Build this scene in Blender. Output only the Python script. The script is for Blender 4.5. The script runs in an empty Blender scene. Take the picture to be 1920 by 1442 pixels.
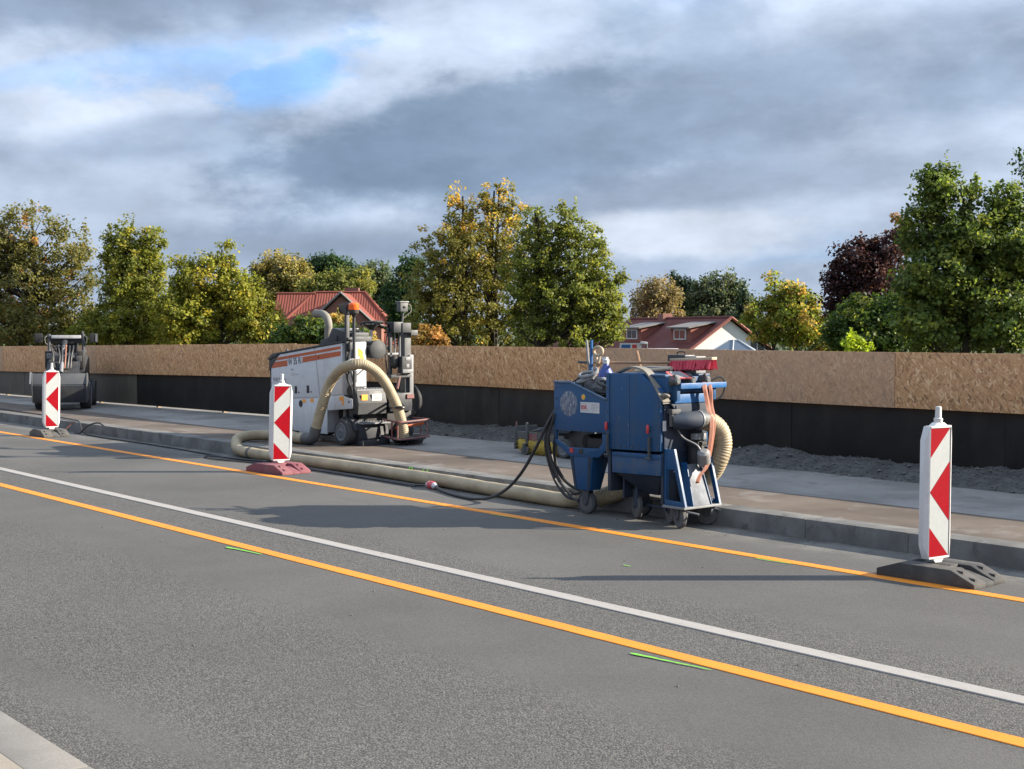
import bpy, bmesh, math, random
import numpy as np
from mathutils import Vector, Matrix, noise as mnoise

# ------------------------------------------------------------------ camera, sky, sun, exposure
scene = bpy.context.scene
R = math.radians
cam_data = bpy.data.cameras.new("camera")
cam = bpy.data.objects.new("camera", cam_data)
scene.collection.objects.link(cam)
scene.camera = cam
cam_data.sensor_width = 36.0
cam_data.lens = 46.875
cam_data.clip_start = 0.1
cam_data.clip_end = 5000
cam.location = (0, 0, 1.75)
cam.rotation_euler = (R(90 - 2.2906), 0, R(50))

SUN_ELEV, SUN_AZ = 22.7, 40.0          # azimuth measured from +Y towards +X
world = bpy.data.worlds.new("World")
scene.world = world
world.use_nodes = True


def build_world():
    nt = world.node_tree
    N, L = nt.nodes, nt.links
    N.clear()

    def node(t, **kw):
        n = N.new(t)
        for k, v in kw.items():
            setattr(n, k, v)
        return n

    def val(sock, v):
        if hasattr(v, "is_linked") or isinstance(v, bpy.types.NodeSocket):
            L.new(v, sock)
        else:
            sock.default_value = v

    def mth(op, a, b=0.0, clamp=False):
        n = node("ShaderNodeMath", operation=op, use_clamp=clamp)
        val(n.inputs[0], a)
        val(n.inputs[1], b)
        return n.outputs[0]

    def vm(op, a, b=(0, 0, 0)):
        n = node("ShaderNodeVectorMath", operation=op)
        val(n.inputs[0], a)
        val(n.inputs[1], b)
        return n.outputs["Value"] if op in ("LENGTH", "DISTANCE", "DOT_PRODUCT") else n.outputs[0]

    def ramp(fac, lo, hi):
        n = node("ShaderNodeMapRange", interpolation_type="SMOOTHSTEP")
        val(n.inputs["Value"], fac)
        n.inputs["From Min"].default_value = lo
        n.inputs["From Max"].default_value = hi
        return n.outputs[0]

    def mix(f, a, b):
        n = node("ShaderNodeMix", data_type="RGBA")
        val(n.inputs[0], f)
        val(n.inputs[6], a)
        val(n.inputs[7], b)
        return n.outputs[2]

    d = node("ShaderNodeTexCoord").outputs["Generated"]

    def fbm(scale, detail=6.0, rough=0.55, offset=(0, 0, 0), stretch=(1, 1, 3.0), dist=0.0):
        v = vm("ADD", vm("MULTIPLY", d, stretch), offset)
        n = node("ShaderNodeTexNoise", noise_dimensions="3D")
        L.new(v, n.inputs["Vector"])
        n.inputs["Scale"].default_value = scale
        n.inputs["Detail"].default_value = detail
        n.inputs["Roughness"].default_value = rough
        n.inputs["Distortion"].default_value = dist
        return n.outputs["Fac"]

    wob = mth("SUBTRACT", fbm(5.5, 5, 0.58, (3.1, 1.7, 0.4), (1, 1, 2.2)), 0.5)
    wob2 = mth("SUBTRACT", fbm(19, 5, 0.62, (8.1, 2.7, 5.4), (1, 1, 2.0)), 0.5)

    def cloud_mass(az, el, w, h, tilt=0.0, soft=0.5, edge=0.55):
        """soft-edged cloud bank centred at azimuth/elevation (degrees from the road axis), half sizes in degrees"""
        a = R(140 - az)                        # compass bearing of the bank in world XY
        e = R(el)
        c = (math.cos(a) * math.cos(e), math.sin(a) * math.cos(e), math.sin(e))
        rgt = (math.sin(a), -math.cos(a), 0)
        t = R(tilt)
        ax1 = tuple(math.cos(t) * rgt[i] + (math.sin(t) if i == 2 else 0) for i in range(3))
        ax2 = tuple(-math.sin(t) * rgt[i] + (math.cos(t) if i == 2 else 0) for i in range(3))
        q = vm("SUBTRACT", d, c)
        u = mth("DIVIDE", vm("DOT_PRODUCT", q, ax1), math.tan(R(w)))
        v = mth("DIVIDE", vm("DOT_PRODUCT", q, ax2), math.tan(R(h)))
        dep = mth("MULTIPLY", mth("SUBTRACT", 1.0, vm("DOT_PRODUCT", d, c)), 4.0)
        r2 = mth("ADD", mth("ADD", mth("MULTIPLY", u, u), mth("MULTIPLY", v, v)), dep)
        r = mth("ADD", mth("SQRT", r2), mth("ADD", mth("MULTIPLY", wob, edge * 3.0), mth("MULTIPLY", wob2, edge * 1.5)))
        return mth("SUBTRACT", 1.0, ramp(r, 1.0 - soft, 1.0 + soft))

    sky = node("ShaderNodeTexSky", sky_type="NISHITA")
    sky.sun_disc = False
    sky.sun_elevation = R(SUN_ELEV)
    sky.sun_rotation = R(SUN_AZ)
    sky.altitude = 100
    sky.air_density = 1.0
    sky.dust_density = 0.6
    sky.ozone_density = 1.5
    blue = mix(1.0, sky.outputs[0], sky.outputs[0])
    bl = node("ShaderNodeVectorMath", operation="SCALE")
    L.new(blue, bl.inputs[0])
    bl.inputs["Scale"].default_value = 1.0
    blue = bl.outputs[0]

    # broken cloud deck: grey base, pale billows, dark banks (radiances before the 0.1 background strength)
    base = fbm(4.2, 6, 0.52, (0.3, 0.9, 0.2), (1, 1, 1.9), 0.7)
    fine = fbm(13.0, 5, 0.58, (5.3, 0.1, 2.2), (1, 1, 1.7), 0.6)
    tone = mth("ADD", mth("MULTIPLY", base, 0.68), mth("MULTIPLY", fine, 0.32))
    pale, mid, dark = (1.95, 2.27, 2.80, 1), (1.24, 1.58, 2.12, 1), (0.76, 1.05, 1.50, 1)
    col = mix(ramp(tone, 0.40, 0.61), mid, pale)
    # pale bank low over the horizon
    horizon = mth("SUBTRACT", 1.0, ramp(vm("DOT_PRODUCT", d, (0, 0, 1)), 0.02, 0.17))
    col = mix(mth("MULTIPLY", horizon, 0.30), col, (1.50, 1.78, 2.2, 1))
    # pale billows left and right
    white = (2.25, 2.50, 2.95, 1)
    col = mix(mth("MULTIPLY", cloud_mass(-17.5, 9.6, 7, 1.5, 12, 0.35), 0.7), col, pale)
    col = mix(mth("MULTIPLY", cloud_mass(-15, 5.0, 9, 2.2, 0, 0.5), 0.6), col, pale)
    col = mix(mth("MULTIPLY", cloud_mass(16, 6.4, 9, 1.5, 10, 0.5), 0.75), col, pale)
    col = mix(mth("MULTIPLY", cloud_mass(-3, 12.6, 7, 1.3, 12, 0.5), 0.7), col, pale)
    col = mix(mth("MULTIPLY", cloud_mass(17, 13.6, 8, 1.3, 8, 0.7), 0.5), col, pale)
    # torn gaps of clear sky with bright ragged rims
    gap = mth("MAXIMUM", cloud_mass(-9.2, 10.5, 2.4, 1.0, 22, 0.6, 1.7), mth("MULTIPLY", cloud_mass(-12.6, 11.2, 3.4, 0.8, 8, 0.7, 1.7), 0.7))
    gap2 = cloud_mass(11.2, 3.5, 2.6, 0.6, 0, 0.7, 0.7)
    gap3 = cloud_mass(-17.5, 10.7, 5.5, 0.4, 14, 0.7, 0.8)
    rim = mth("MULTIPLY", mth("MULTIPLY", cloud_mass(-13.5, 9.9, 6.0, 1.7, 10, 0.4, 0.75), mth("SUBTRACT", 1.0, gap)), 0.75)
    col = mix(rim, col, white)
    open_ = mth("MAXIMUM", mth("MULTIPLY", gap, 0.9), mth("MULTIPLY", mth("MAXIMUM", gap2, gap3), 0.4))
    far_gap = mth("MULTIPLY", ramp(fbm(1.7, 3, 0.5, (11.2, 4.4, 7.7), (1, 1, 2)), 0.60, 0.70), 0.35)
    col = mix(mth("MAXIMUM", open_, far_gap), col, mix(0.8, blue, (0.62, 1.42, 3.0, 1)))
    # long dark banks drifting in front, the big one with a bright upper left edge
    slate = (0.94, 1.20, 1.64, 1)
    col = mix(mth("MULTIPLY", cloud_mass(-14.0, 8.1, 4.2, 0.8, 8, 0.45), 0.7), col, (1.0, 1.28, 1.74, 1))
    big_rim = cloud_mass(-1.6, 8.7, 9.6, 2.55, 9, 0.22, 0.6)
    col = mix(mth("MULTIPLY", big_rim, 0.55), col, pale)
    col = mix(mth("MULTIPLY", cloud_mass(-0.6, 8.2, 9.8, 2.5, 9, 0.30, 0.6), 0.93), col, dark)
    col = mix(mth("MULTIPLY", cloud_mass(-4.0, 7.5, 6.5, 1.5, 4, 0.7, 0.5), 0.6), col, (0.60, 0.88, 1.30, 1))
    col = mix(mth("MULTIPLY", cloud_mass(12, 10.0, 12, 2.1, 9, 0.6), 0.7), col, slate)
    col = mix(mth("MULTIPLY", cloud_mass(8, 6.0, 11, 0.8, 5, 0.5), 0.65), col, slate)
    col = mix(mth("MULTIPLY", cloud_mass(-18, 14.1, 14, 2.1, 3, 0.45), 0.95), col, (0.80, 1.03, 1.42, 1))
    col = mix(mth("MULTIPLY", cloud_mass(-7, 3.6, 8, 0.8, 0, 0.7), 0.65), col, (0.84, 1.12, 1.56, 1))
    col = mix(mth("MULTIPLY", cloud_mass(6.8, 4.0, 5, 1.1, 0, 0.3), 0.9), col, white)
    # relief: the side of each billow turned to the sun is brighter
    off = Vector((0.2, 6.1, 3.3))
    step = Vector((0.643 * 0.022, 0.766 * 0.022, 0.05))
    na = fbm(7.5, 6, 0.58, tuple(off), (1, 1, 2.2))
    nb = fbm(7.5, 6, 0.58, tuple(off + step), (1, 1, 2.2))
    rel = mth("ADD", 1.0, mth("MULTIPLY", mth("SUBTRACT", na, nb), 0.85))
    rs = node("ShaderNodeVectorMath", operation="SCALE")
    L.new(col, rs.inputs[0])
    L.new(rel, rs.inputs["Scale"])
    col = rs.outputs[0]
    # an overcast deck brightens from the horizon to the zenith
    lift = mth("ADD", 0.94, mth("MULTIPLY", mth("MAXIMUM", vm("DOT_PRODUCT", d, (0, 0, 1)), 0.0), 1.15))
    sc = node("ShaderNodeVectorMath", operation="SCALE")
    L.new(col, sc.inputs[0])
    L.new(lift, sc.inputs["Scale"])
    col = sc.outputs[0]
    bg = node("ShaderNodeBackground")
    bg.inputs["Strength"].default_value = 0.1
    L.new(col, bg.inputs["Color"])
    L.new(bg.outputs[0], node("ShaderNodeOutputWorld").inputs["Surface"])


build_world()
world.cycles.sampling_method = "MANUAL"
world.cycles.sample_map_resolution = 256

sun_data = bpy.data.lights.new("sun", "SUN")
sun_data.energy = 4.6
sun_data.angle = R(0.53)
sun_data.color = (1.0, 0.90, 0.75)
sun = bpy.data.objects.new("sun", sun_data)
scene.collection.objects.link(sun)
sdir = Vector((math.sin(R(SUN_AZ)) * math.cos(R(SUN_ELEV)), math.cos(R(SUN_AZ)) * math.cos(R(SUN_ELEV)), math.sin(R(SUN_ELEV))))
sun.rotation_euler = sdir.to_track_quat("Z", "Y").to_euler()
sun.location = (0, 0, 30)

scene.view_settings.view_transform = "Standard"
scene.view_settings.look = "None"
scene.view_settings.gamma = 1.0
scene.view_settings.use_curve_mapping = False
scene.view_settings.exposure = 1.60
scene.render.engine = "CYCLES"
scene.cycles.max_bounces = 5
scene.cycles.transparent_max_bounces = 5

# ------------------------------------------------------------------ helpers
COL = scene.collection
rng = random.Random(7)


class MB:
    """collects shapes; build() links them as one mesh object"""

    def __init__(self):
        self.v, self.f = [], []

    def add(self, verts, faces):
        o = len(self.v)
        self.v.extend([tuple(p) for p in verts])
        self.f.extend([tuple(i + o for i in fc) for fc in faces])
        return self

    def box(self, x0, x1, y0, y1, z0, z1):
        v = [(x0, y0, z0), (x1, y0, z0), (x1, y1, z0), (x0, y1, z0), (x0, y0, z1), (x1, y0, z1), (x1, y1, z1), (x0, y1, z1)]
        return self.add(v, [(0, 3, 2, 1), (4, 5, 6, 7), (0, 1, 5, 4), (1, 2, 6, 5), (2, 3, 7, 6), (3, 0, 4, 7)])

    def prism(self, prof, axis, a0, a1):
        """prof: 2D polygon; axis 'x': prof=(y,z), 'y': prof=(x,z), 'z': prof=(x,y)"""
        def P(p, a):
            return {"x": (a, p[0], p[1]), "y": (p[0], a, p[1]), "z": (p[0], p[1], a)}[axis]
        n = len(prof)
        v = [P(p, a0) for p in prof] + [P(p, a1) for p in prof]
        area = sum(prof[i][0] * prof[(i + 1) % n][1] - prof[(i + 1) % n][0] * prof[i][1] for i in range(n))
        ccw = (area > 0) != (axis == "y")
        lo, hi = tuple(range(n)), tuple(range(n, 2 * n))
        fs = [lo[::-1], hi] if ccw else [lo, hi[::-1]]
        for i in range(n):
            j = (i + 1) % n
            q = (i, j, n + j, n + i)
            fs.append(q if ccw else q[::-1])
        return self.add(v, fs)

    def loft(self, r0, r1):
        n = len(r0)
        fs = [tuple(range(n))[::-1], tuple(range(n, 2 * n))]
        for i in range(n):
            j = (i + 1) % n
            fs.append((i, j, n + j, n + i))
        return self.add(list(r0) + list(r1), fs)

    def tube(self, pts, r, n=8, caps=True, closed=False):
        pts = [Vector(p) for p in pts]
        m = len(pts)
        rs = r if isinstance(r, (list, tuple)) else [r] * m
        T = []
        for i in range(m):
            a = pts[(i - 1) % m] if (i > 0 or closed) else pts[i]
            b = pts[(i + 1) % m] if (i < m - 1 or closed) else pts[i]
            t = b - a
            T.append(t.normalized() if t.length > 1e-9 else Vector((0, 0, 1)))
        up = Vector((0, 0, 1)) if abs(T[0].z) < 0.9 else Vector((1, 0, 0))
        nrm = (up - T[0] * up.dot(T[0])).normalized()
        v = []
        for i in range(m):
            nrm = (nrm - T[i] * nrm.dot(T[i])).normalized()
            bi = T[i].cross(nrm)
            for k in range(n):
                a = 2 * math.pi * k / n
                v.append(pts[i] + (nrm * math.cos(a) + bi * math.sin(a)) * rs[i])
        fs = []
        for i in range(m if closed else m - 1):
            i2 = (i + 1) % m
            for k in range(n):
                k2 = (k + 1) % n
                fs.append((i * n + k, i * n + k2, i2 * n + k2, i2 * n + k))
        if caps and not closed:
            fs.append(tuple(range(n))[::-1])
            fs.append(tuple(range((m - 1) * n, m * n)))
        return self.add(v, fs)

    def cyl(self, p0, p1, r0, r1=None, n=16):
        return self.tube([p0, p1], [r0, r0 if r1 is None else r1], n)

    def lathe(self, prof, c=(0, 0, 0), axis="z", n=24):
        """prof: list of (radius, height) along axis, closed at both ends"""
        v, fs = [], []
        for (r, h) in prof:
            for k in range(n):
                a = 2 * math.pi * k / n
                x, y = r * math.cos(a), r * math.sin(a)
                p = {"z": (x, y, h), "y": (y, h, x), "x": (h, x, y)}[axis]
                v.append((c[0] + p[0], c[1] + p[1], c[2] + p[2]))
        m = len(prof)
        for i in range(m - 1):
            for k in range(n):
                k2 = (k + 1) % n
                fs.append((i * n + k, i * n + k2, (i + 1) * n + k2, (i + 1) * n + k))
        fs.append(tuple(range(n))[::-1])
        fs.append(tuple(range((m - 1) * n, m * n)))
        return self.add(v, fs)

    def ball(self, c, r, n=12, m=8):
        rx, ry, rz = r if isinstance(r, (tuple, list)) else (r, r, r)
        v, fs = [], []
        for i in range(1, m):
            t = math.pi * i / m
            for k in range(n):
                a = 2 * math.pi * k / n
                v.append((c[0] + rx * math.sin(t) * math.cos(a), c[1] + ry * math.sin(t) * math.sin(a), c[2] + rz * math.cos(t)))
        v += [(c[0], c[1], c[2] + rz), (c[0], c[1], c[2] - rz)]
        for i in range(m - 2):
            for k in range(n):
                k2 = (k + 1) % n
                fs.append((i * n + k, (i + 1) * n + k, (i + 1) * n + k2, i * n + k2))
        top, bot = (m - 1) * n, (m - 1) * n + 1
        for k in range(n):
            k2 = (k + 1) % n
            fs.append((top, k, k2))
            fs.append((bot, (m - 2) * n + k2, (m - 2) * n + k))
        return self.add(v, fs)

    def move(self, m):
        self.v = [tuple(m @ Vector(p)) for p in self.v]
        return self

    def build(self, name, material, parent=None, bevel=0.0, smooth=True, angle=35):
        me = bpy.data.meshes.new(name)
        if bevel > 0:
            bm = bmesh.new()
            vs = [bm.verts.new(p) for p in self.v]
            for f in self.f:
                try:
                    bm.faces.new([vs[i] for i in f])
                except ValueError:
                    pass
            bm.normal_update()
            es = [e for e in bm.edges if len(e.link_faces) == 2 and e.calc_face_angle(0) > 0.6]
            bmesh.ops.bevel(bm, geom=es, offset=bevel, segments=2, affect="EDGES", profile=0.6, clamp_overlap=True)
            bm.to_mesh(me)
            bm.free()
        else:
            me.from_pydata(self.v, [], self.f)
        me.update()
        if smooth:
            me.shade_smooth()
            me.set_sharp_from_angle(angle=R(angle))
        me.materials.append(material)
        o = bpy.data.objects.new(name, me)
        COL.objects.link(o)
        if parent is not None:
            o.parent = parent
        return o


def tag(o, label, cat=None, group=None, kind=None):
    o["label"] = label
    if cat:
        o["category"] = cat
    if group:
        o["group"] = group
    if kind:
        o["kind"] = kind
    return o


def thing(name, label, cat, loc=(0, 0, 0), rz=0.0, group=None):
    o = bpy.data.objects.new(name, None)
    COL.objects.link(o)
    o.location = loc
    o.rotation_euler = (0, 0, rz)
    o.empty_display_size = 0.2
    return tag(o, label, cat, group)


def structure(o, label):
    return tag(o, label, None, None, "structure")


def spline(pts, per=8):
    """Catmull-Rom through points"""
    P = [Vector(p) for p in pts]
    P = [P[0] * 2 - P[1]] + P + [P[-1] * 2 - P[-2]]
    out = []
    for i in range(1, len(P) - 2):
        a, b, c, d = P[i - 1:i + 3]
        for k in range(per):
            t = k / per
            out.append(0.5 * ((2 * b) + (c - a) * t + (2 * a - 5 * b + 4 * c - d) * t * t + (3 * b - a - 3 * c + d) * t ** 3))
    out.append(P[-2])
    return out


def resample(pts, step):
    out, acc = [pts[0].copy()], 0.0
    for a, b in zip(pts[:-1], pts[1:]):
        seg = (b - a).length
        pos = step - acc
        while pos <= seg:
            out.append(a.lerp(b, pos / seg))
            pos += step
        acc = (acc + seg) % step if seg else acc
    out.append(pts[-1].copy())
    return out


def text_mesh(name, body, size, m, material, parent, extrude=0.001, weight=0.0, narrow=1.0):
    cu = bpy.data.curves.new(name, "FONT")
    cu.body = body
    cu.size = size
    cu.extrude = extrude
    cu.offset = weight
    t = bpy.data.objects.new(name, cu)
    COL.objects.link(t)
    dg = bpy.context.evaluated_depsgraph_get()
    me = bpy.data.meshes.new_from_object(t.evaluated_get(dg))
    bpy.data.objects.remove(t)
    bpy.data.curves.remove(cu)
    me.transform(m @ Matrix.Diagonal((narrow, 1, 1, 1)))
    me.materials.clear()
    me.materials.append(material)
    o = bpy.data.objects.new(name, me)
    COL.objects.link(o)
    o.parent = parent
    return o


# ------------------------------------------------------------------ materials
class Mat:
    def __init__(self, name):
        self.m = bpy.data.materials.new(name)
        self.m.use_nodes = True
        self.nt = self.m.node_tree
        self.N, self.L = self.nt.nodes, self.nt.links
        self.b = self.N["Principled BSDF"]
        self.coord = self.N.new("ShaderNodeTexCoord").outputs["Object"]

    def val(self, sock, v):
        if isinstance(v, bpy.types.NodeSocket):
            self.L.new(v, sock)
        elif isinstance(v, (tuple, list)) and len(v) == 3 and sock.type == "RGBA":
            sock.default_value = (*v, 1)
        else:
            sock.default_value = v

    def noise(self, scale, detail=4, rough=0.55, stretch=(1, 1, 1), off=(0, 0, 0), dist=0.0, vec=None):
        mp = self.N.new("ShaderNodeMapping")
        self.L.new(vec or self.coord, mp.inputs[0])
        mp.inputs["Scale"].default_value = stretch
        mp.inputs["Location"].default_value = off
        n = self.N.new("ShaderNodeTexNoise")
        self.L.new(mp.outputs[0], n.inputs["Vector"])
        n.inputs["Scale"].default_value = scale
        n.inputs["Detail"].default_value = detail
        n.inputs["Roughness"].default_value = rough
        n.inputs["Distortion"].default_value = dist
        return n.outputs["Fac"]

    def voro(self, scale, stretch=(1, 1, 1), rot=(0, 0, 0), out="Color", feature="F1", rand=1.0, vec=None):
        src = vec or self.coord
        if any(rot):
            rp = self.N.new("ShaderNodeMapping")
            self.L.new(src, rp.inputs[0])
            rp.inputs["Rotation"].default_value = rot
            src = rp.outputs[0]
        mp = self.N.new("ShaderNodeMapping")
        self.L.new(src, mp.inputs[0])
        mp.inputs["Scale"].default_value = stretch
        n = self.N.new("ShaderNodeTexVoronoi")
        n.feature = feature
        self.L.new(mp.outputs[0], n.inputs["Vector"])
        n.inputs["Scale"].default_value = scale
        n.inputs["Randomness"].default_value = rand
        return n.outputs[out]

    def ramp(self, f, lo, hi, a=0.0, b=1.0):
        n = self.N.new("ShaderNodeMapRange")
        n.interpolation_type = "SMOOTHSTEP"
        self.val(n.inputs["Value"], f)
        n.inputs["From Min"].default_value = lo
        n.inputs["From Max"].default_value = hi
        n.inputs["To Min"].default_value = a
        n.inputs["To Max"].default_value = b
        return n.outputs[0]

    def math(self, op, a, b=0.0):
        n = self.N.new("ShaderNodeMath")
        n.operation = op
        self.val(n.inputs[0], a)
        self.val(n.inputs[1], b)
        return n.outputs[0]

    def mix(self, f, a, b, mode="MIX"):
        n = self.N.new("ShaderNodeMix")
        n.data_type = "RGBA"
        n.blend_type = mode
        self.val(n.inputs[0], f)
        self.val(n.inputs[6], a)
        self.val(n.inputs[7], b)
        return n.outputs[2]

    def sep(self, v=None):
        n = self.N.new("ShaderNodeSeparateXYZ")
        self.L.new(v or self.coord, n.inputs[0])
        return n.outputs

    def bump(self, h, strength=0.3, dist=0.01):
        n = self.N.new("ShaderNodeBump")
        n.inputs["Strength"].default_value = strength
        n.inputs["Distance"].default_value = dist
        self.val(n.inputs["Height"], h)
        self.L.new(n.outputs[0], self.b.inputs["Normal"])

    def set(self, color=None, rough=None, metal=None, spec=None):
        if color is not None:
            self.val(self.b.inputs["Base Color"], color)
        if rough is not None:
            self.val(self.b.inputs["Roughness"], rough)
        if metal is not None:
            self.b.inputs["Metallic"].default_value = metal
        if spec is not None:
            self.b.inputs["Specular IOR Level"].default_value = spec
        return self


def painted(name, c, rough=0.45, metal=0.0, dirt=(0.12, 0.10, 0.08), amount=0.35, scale=3.0, streak=True, bump=0.08, chips=None, spec=0.5):
    """paint, plastic or metal with uneven dust, streaks and small chips"""
    m = Mat(name)
    n1 = m.noise(scale, 6, 0.62)
    n2 = m.noise(scale * 9, 4, 0.6)
    f = m.math("MULTIPLY", m.ramp(n1, 0.42, 0.72), amount)
    col = m.mix(f, c, dirt)
    if streak:
        s = m.noise(scale * 2.2, 5, 0.6, (3, 3, 0.35))
        col = m.mix(m.math("MULTIPLY", m.ramp(s, 0.52, 0.75), amount * 0.8), col, dirt)
    col = m.mix(0.12, col, m.mix(n2, (0, 0, 0), (1, 1, 1)), "OVERLAY")
    if chips:
        k = m.ramp(m.noise(scale * 5, 5, 0.7, off=(4, 7, 1)), 0.66, 0.70)
        col = m.mix(m.math("MULTIPLY", k, 0.8), col, chips)
    m.set(col, m.ramp(n1, 0.3, 0.75, rough - 0.08, min(1, rough + 0.25)), metal, spec)
    if bump:
        m.bump(m.math("ADD", n2, m.math("MULTIPLY", n1, 2.0)), bump, 0.004)
    return m.m


def asphalt_mat():
    m = Mat("road_asphalt")
    x = m.sep()
    # wheel paths are polished smooth, the middle of the lane and the strip beside the white line stay coarse
    lane = m.math("ADD", x[1], m.math("MULTIPLY", m.noise(0.35, 3, 0.5, (0.25, 1, 1)), 1.4))
    c1 = m.math("SUBTRACT", 1.0, m.ramp(m.math("ABSOLUTE", m.math("SUBTRACT", lane, 6.45)), 0.25, 0.75))
    c2 = m.math("SUBTRACT", 1.0, m.ramp(m.math("ABSOLUTE", m.math("SUBTRACT", lane, 4.05)), 0.5, 1.1))
    c3 = m.math("SUBTRACT", 1.0, m.ramp(lane, 2.7, 3.4))
    coarse = m.math("MAXIMUM", m.math("MAXIMUM", c1, c2), c3)
    coarse = m.ramp(m.math("ADD", coarse, m.math("MULTIPLY", m.math("SUBTRACT", m.noise(0.9, 4, 0.6), 0.5), 1.0)), 0.0, 1.0, 0.25, 1.0)
    grit = m.voro(100, out="Color")
    g = m.sep(grit)[0]
    gd = m.voro(100, out="Distance")
    fine = m.noise(210, 3, 0.7)
    patch = m.noise(0.55, 5, 0.55)
    tone = m.mix(m.ramp(patch, 0.3, 0.7), (0.060, 0.058, 0.0545), (0.092, 0.088, 0.082))
    stone = m.mix(m.ramp(g, 0.0, 1.0), (0.034, 0.033, 0.031), (0.165, 0.156, 0.14))
    col = m.mix(m.math("MULTIPLY", coarse, 0.58), tone, stone)
    pit = m.math("MULTIPLY", m.ramp(gd, 0.42, 0.75), coarse)
    col = m.mix(m.math("MULTIPLY", pit, 0.6), col, (0.034, 0.033, 0.032))
    col = m.mix(m.math("MULTIPLY", m.ramp(fine, 0.55, 0.75), 0.30), col, (0.145, 0.138, 0.126))
    col = m.mix(m.math("MULTIPLY", m.ramp(m.noise(300, 2, 0.5), 0.71, 0.75), 0.6), col, (0.45, 0.44, 0.41))
    # oily smears and dusty streaks along the lane
    col = m.mix(m.math("MULTIPLY", m.ramp(m.noise(0.8, 6, 0.6, (0.3, 1.4, 1), (3, 9, 0)), 0.56, 0.78), 0.35), col, (0.06, 0.058, 0.056))
    # darker tyre tracks and a few thin sealed cracks
    for y0 in (3.35, 6.95):
        tr = m.math("SUBTRACT", 1.0, m.ramp(m.math("ABSOLUTE", m.math("SUBTRACT", x[1], m.math("ADD", y0, m.math("MULTIPLY", m.noise(0.25, 2, 0.5, off=(y0, 0, 0)), 0.3)))), 0.05, 0.34))
        col = m.mix(m.math("MULTIPLY", tr, 0.16), col, (0.07, 0.068, 0.066))
    dust = m.math("MULTIPLY", m.ramp(x[1], 8.3, 9.05), m.ramp(m.noise(2.5, 5, 0.6), 0.35, 0.7))
    col = m.mix(m.math("MULTIPLY", dust, 0.5), col, (0.24, 0.225, 0.20))
    m.set(col, 0.86, 0, 0.35)
    h = m.math("ADD", m.math("MULTIPLY", m.math("SUBTRACT", 1.0, gd), coarse), m.math("MULTIPLY", fine, 0.3))
    m.bump(h, 0.55, 0.006)
    return m.m


def concrete(name, c1, c2, scale=1.5, stain=(0.12, 0.11, 0.10), amt=0.4, rough=0.85, bump=0.25):
    m = Mat(name)
    n = m.noise(scale, 7, 0.62)
    f = m.noise(90, 3, 0.65)
    col = m.mix(m.ramp(n, 0.32, 0.68), c1, c2)
    col = m.mix(m.math("MULTIPLY", m.ramp(m.noise(scale * 2.7, 6, 0.65, off=(5, 2, 8), dist=0.6), 0.52, 0.7), amt), col, stain)
    col = m.mix(0.3, col, m.mix(f, (0.1, 0.1, 0.1), (0.9, 0.9, 0.9)), "OVERLAY")
    m.set(col, rough, 0, 0.3)
    m.bump(m.math("ADD", f, m.math("MULTIPLY", n, 2)), bump, 0.006)
    return m.m


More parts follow.
